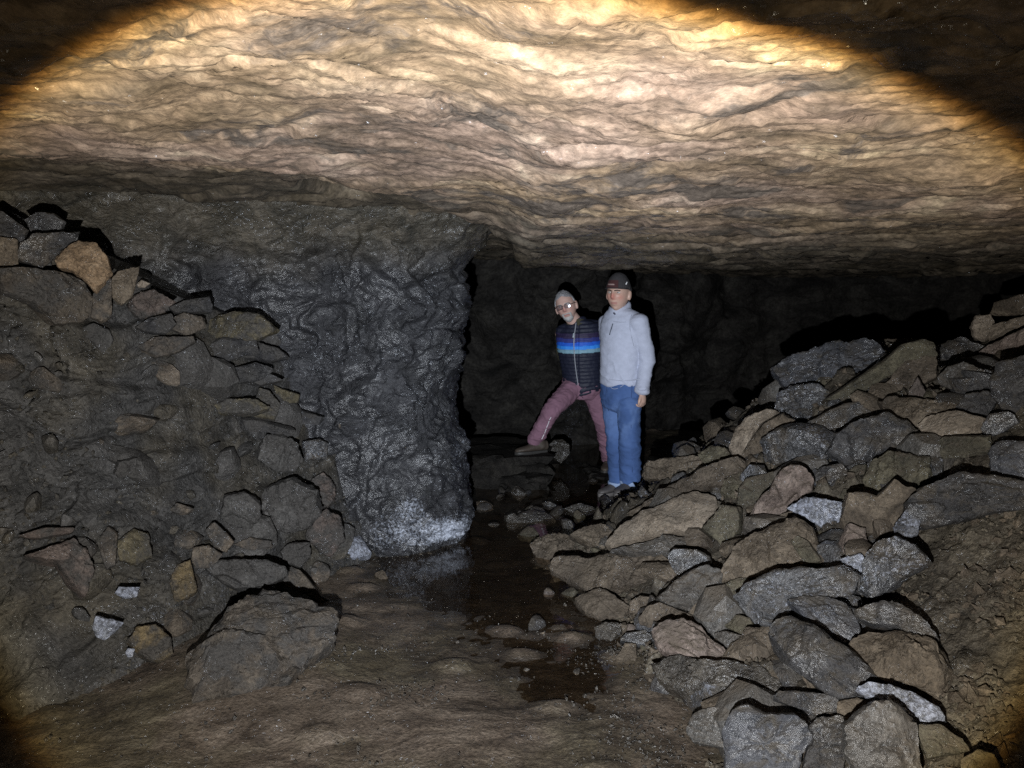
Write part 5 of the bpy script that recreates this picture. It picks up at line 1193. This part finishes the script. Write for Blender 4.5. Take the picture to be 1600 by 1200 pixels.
    shapes.append(loft([(a3(909, 615), Ld * 0.12, Fd * 0.09), (a3(908, 585), Ld * 0.14, Fd * 0.10), (a3(905, 540), Ld * 0.15, Fd * 0.10), (a3(905, 518, -0.05), ax * 0.15, Fd * 0.085), (a3(903, 506, -0.06), ax * 0.07, Fd * 0.06)], 28))
    for a, b, c in ((sh_l, el_l, wr_l), (sh_r, el_r, wr_r)): shapes.append(tube([a, b, c], [0.050, 0.040, 0.030], 16))
    for a, b, c in ((hip_l, kn_l, an_l), (hip_r, kn_r, an_r)): shapes.append(tube([a, b, c - Z * 0.03], [0.080, 0.058, 0.042], 16))
    for wr, s in ((wr_l, -1), (wr_r, 1)):
        palm = wr + Ld * s * 0.05; dn = Ld * s
        shapes.append(tube([wr, palm, palm + dn * 0.03], [0.028, 0.038, 0.034], 14, 4, 0.6, ref=tuple(Fd)))
        for q, l in ((-0.030, 0.05), (-0.010, 0.06), (0.010, 0.056), (0.028, 0.045)):
            b0 = palm + dn * 0.03 + Z * q; shapes.append(tube([b0, b0 + dn * l * 0.5, b0 + dn * l - Fd * 0.012], [0.0105, 0.010, 0.008], 10, 3))
        b0 = palm + Z * 0.03; shapes.append(tube([b0, b0 + dn * 0.03 + Z * 0.025, b0 + dn * 0.055 + Z * 0.03], [0.013, 0.011, 0.009], 10, 3))
    put_on('body', union('body', shapes, 0.0058, 1), 'skin', t, root, skin_colour(fr, (0.50, 0.33, 0.275), (0.47, 0.22, 0.19)))
    eyes_and_brows(t, root, fr, (0.33, 0.32, 0.31))
    def hairline(p): return (p[:, 2] > np.where(p[:, 1] < -0.02, 0.084 - 0.42 * np.abs(p[:, 0]), np.where(p[:, 1] < 0.03, 0.02, -0.045)))
    Vv, Ff = cap_shell(fr, hairline, 0.007, 0.005, 110)
    put_on('hair', mesh_from('hair', fr.out(Vv), Ff), 'hairs', t, root, lambda co: np.tile(V3((0.25, 0.25, 0.26)), (len(co), 1)) * (0.9 + 0.5 * fbm(co * np.array([120, 120, 40.0]), 3))[:, None])
    def goatee(p): return (p[:, 1] < -0.02) & (np.abs(p[:, 0]) < 0.036) & (p[:, 2] < -0.042) & ~((np.abs(p[:, 0]) < 0.021) & (p[:, 2] > -0.072) & (p[:, 2] < -0.051))
    Vv, Ff = cap_shell(fr, goatee, 0.007, 0.002, 120)
    put_on('beard', mesh_from('beard', fr.out(Vv), Ff), 'hairs', t, root, (0.40, 0.39, 0.38))
    # glasses
    g = bpy.data.objects.new('glasses', None); C.objects.link(g); g.parent = t
    for s in (-1, 1):
        q = np.linspace(0, 2 * math.pi, 25)
        sx = np.sign(np.cos(q)) * np.abs(np.cos(q)) ** 0.7 * 0.0245; sz = np.sign(np.sin(q)) * np.abs(np.sin(q)) ** 0.7 * 0.0165
        loop = [(s * 0.031 + a, -0.103 + 2.2 * (s * 0.031 + a) ** 2, 0.008 + b) for a, b in zip(sx, sz)]
        put_on('rim', mesh_from('rim', *tube(fr.out(loop), [0.0022] * 25, 8, 1)), 'metal', g, root, (0.03, 0.025, 0.028))
        V = [(s * 0.031, -0.103 + 2.2 * 0.031 ** 2, 0.008)] + loop[:-1]; F = [(0, i, i % 24 + 1) for i in range(1, 25)]
        V = V + [(a, b + 0.0016, c) for a, b, c in V]; F = F + [tuple(25 + i for i in reversed(f)) for f in F]
        put_on('lens', mesh_from('lens', fr.out(V), F), 'lens', g, root, (1, 1, 1))
        put_on('temple', mesh_from('temple', *tube(fr.out([(s * 0.056, -0.096, 0.012), (s * 0.080, -0.06, 0.012), (s * 0.083, 0.0, 0.010), (s * 0.082, 0.02, 0.0)]), [0.0022] * 4, 8, 3)), 'metal', g, root, (0.03, 0.025, 0.028))
    put_on('bridge', mesh_from('bridge', *tube(fr.out([(-0.007, -0.103, 0.012), (0, -0.106, 0.014), (0.007, -0.103, 0.012)]), [0.0022] * 3, 8, 2)), 'metal', g, root, (0.03, 0.025, 0.028))
    # boots
    d = V3((-0.90, -0.43, 0)); shoe('boot', an_r - d * 0.10 - Z * 0.135, (-0.90, -0.43, 0), 0.30, (0.055, 0.043, 0.034), (0.03, 0.028, 0.026), t, root, an_r + Z * 0.02)
    d = V3((-0.3, -0.95, 0)); shoe('boot', an_l - d * 0.09 - Z * 0.135, (-0.3, -0.95, 0), 0.29, (0.055, 0.043, 0.034), (0.03, 0.028, 0.026), t, root, an_l + Z * 0.02)
    return t, an_r, an_l
_, boot_r, boot_l = man_in_vest()
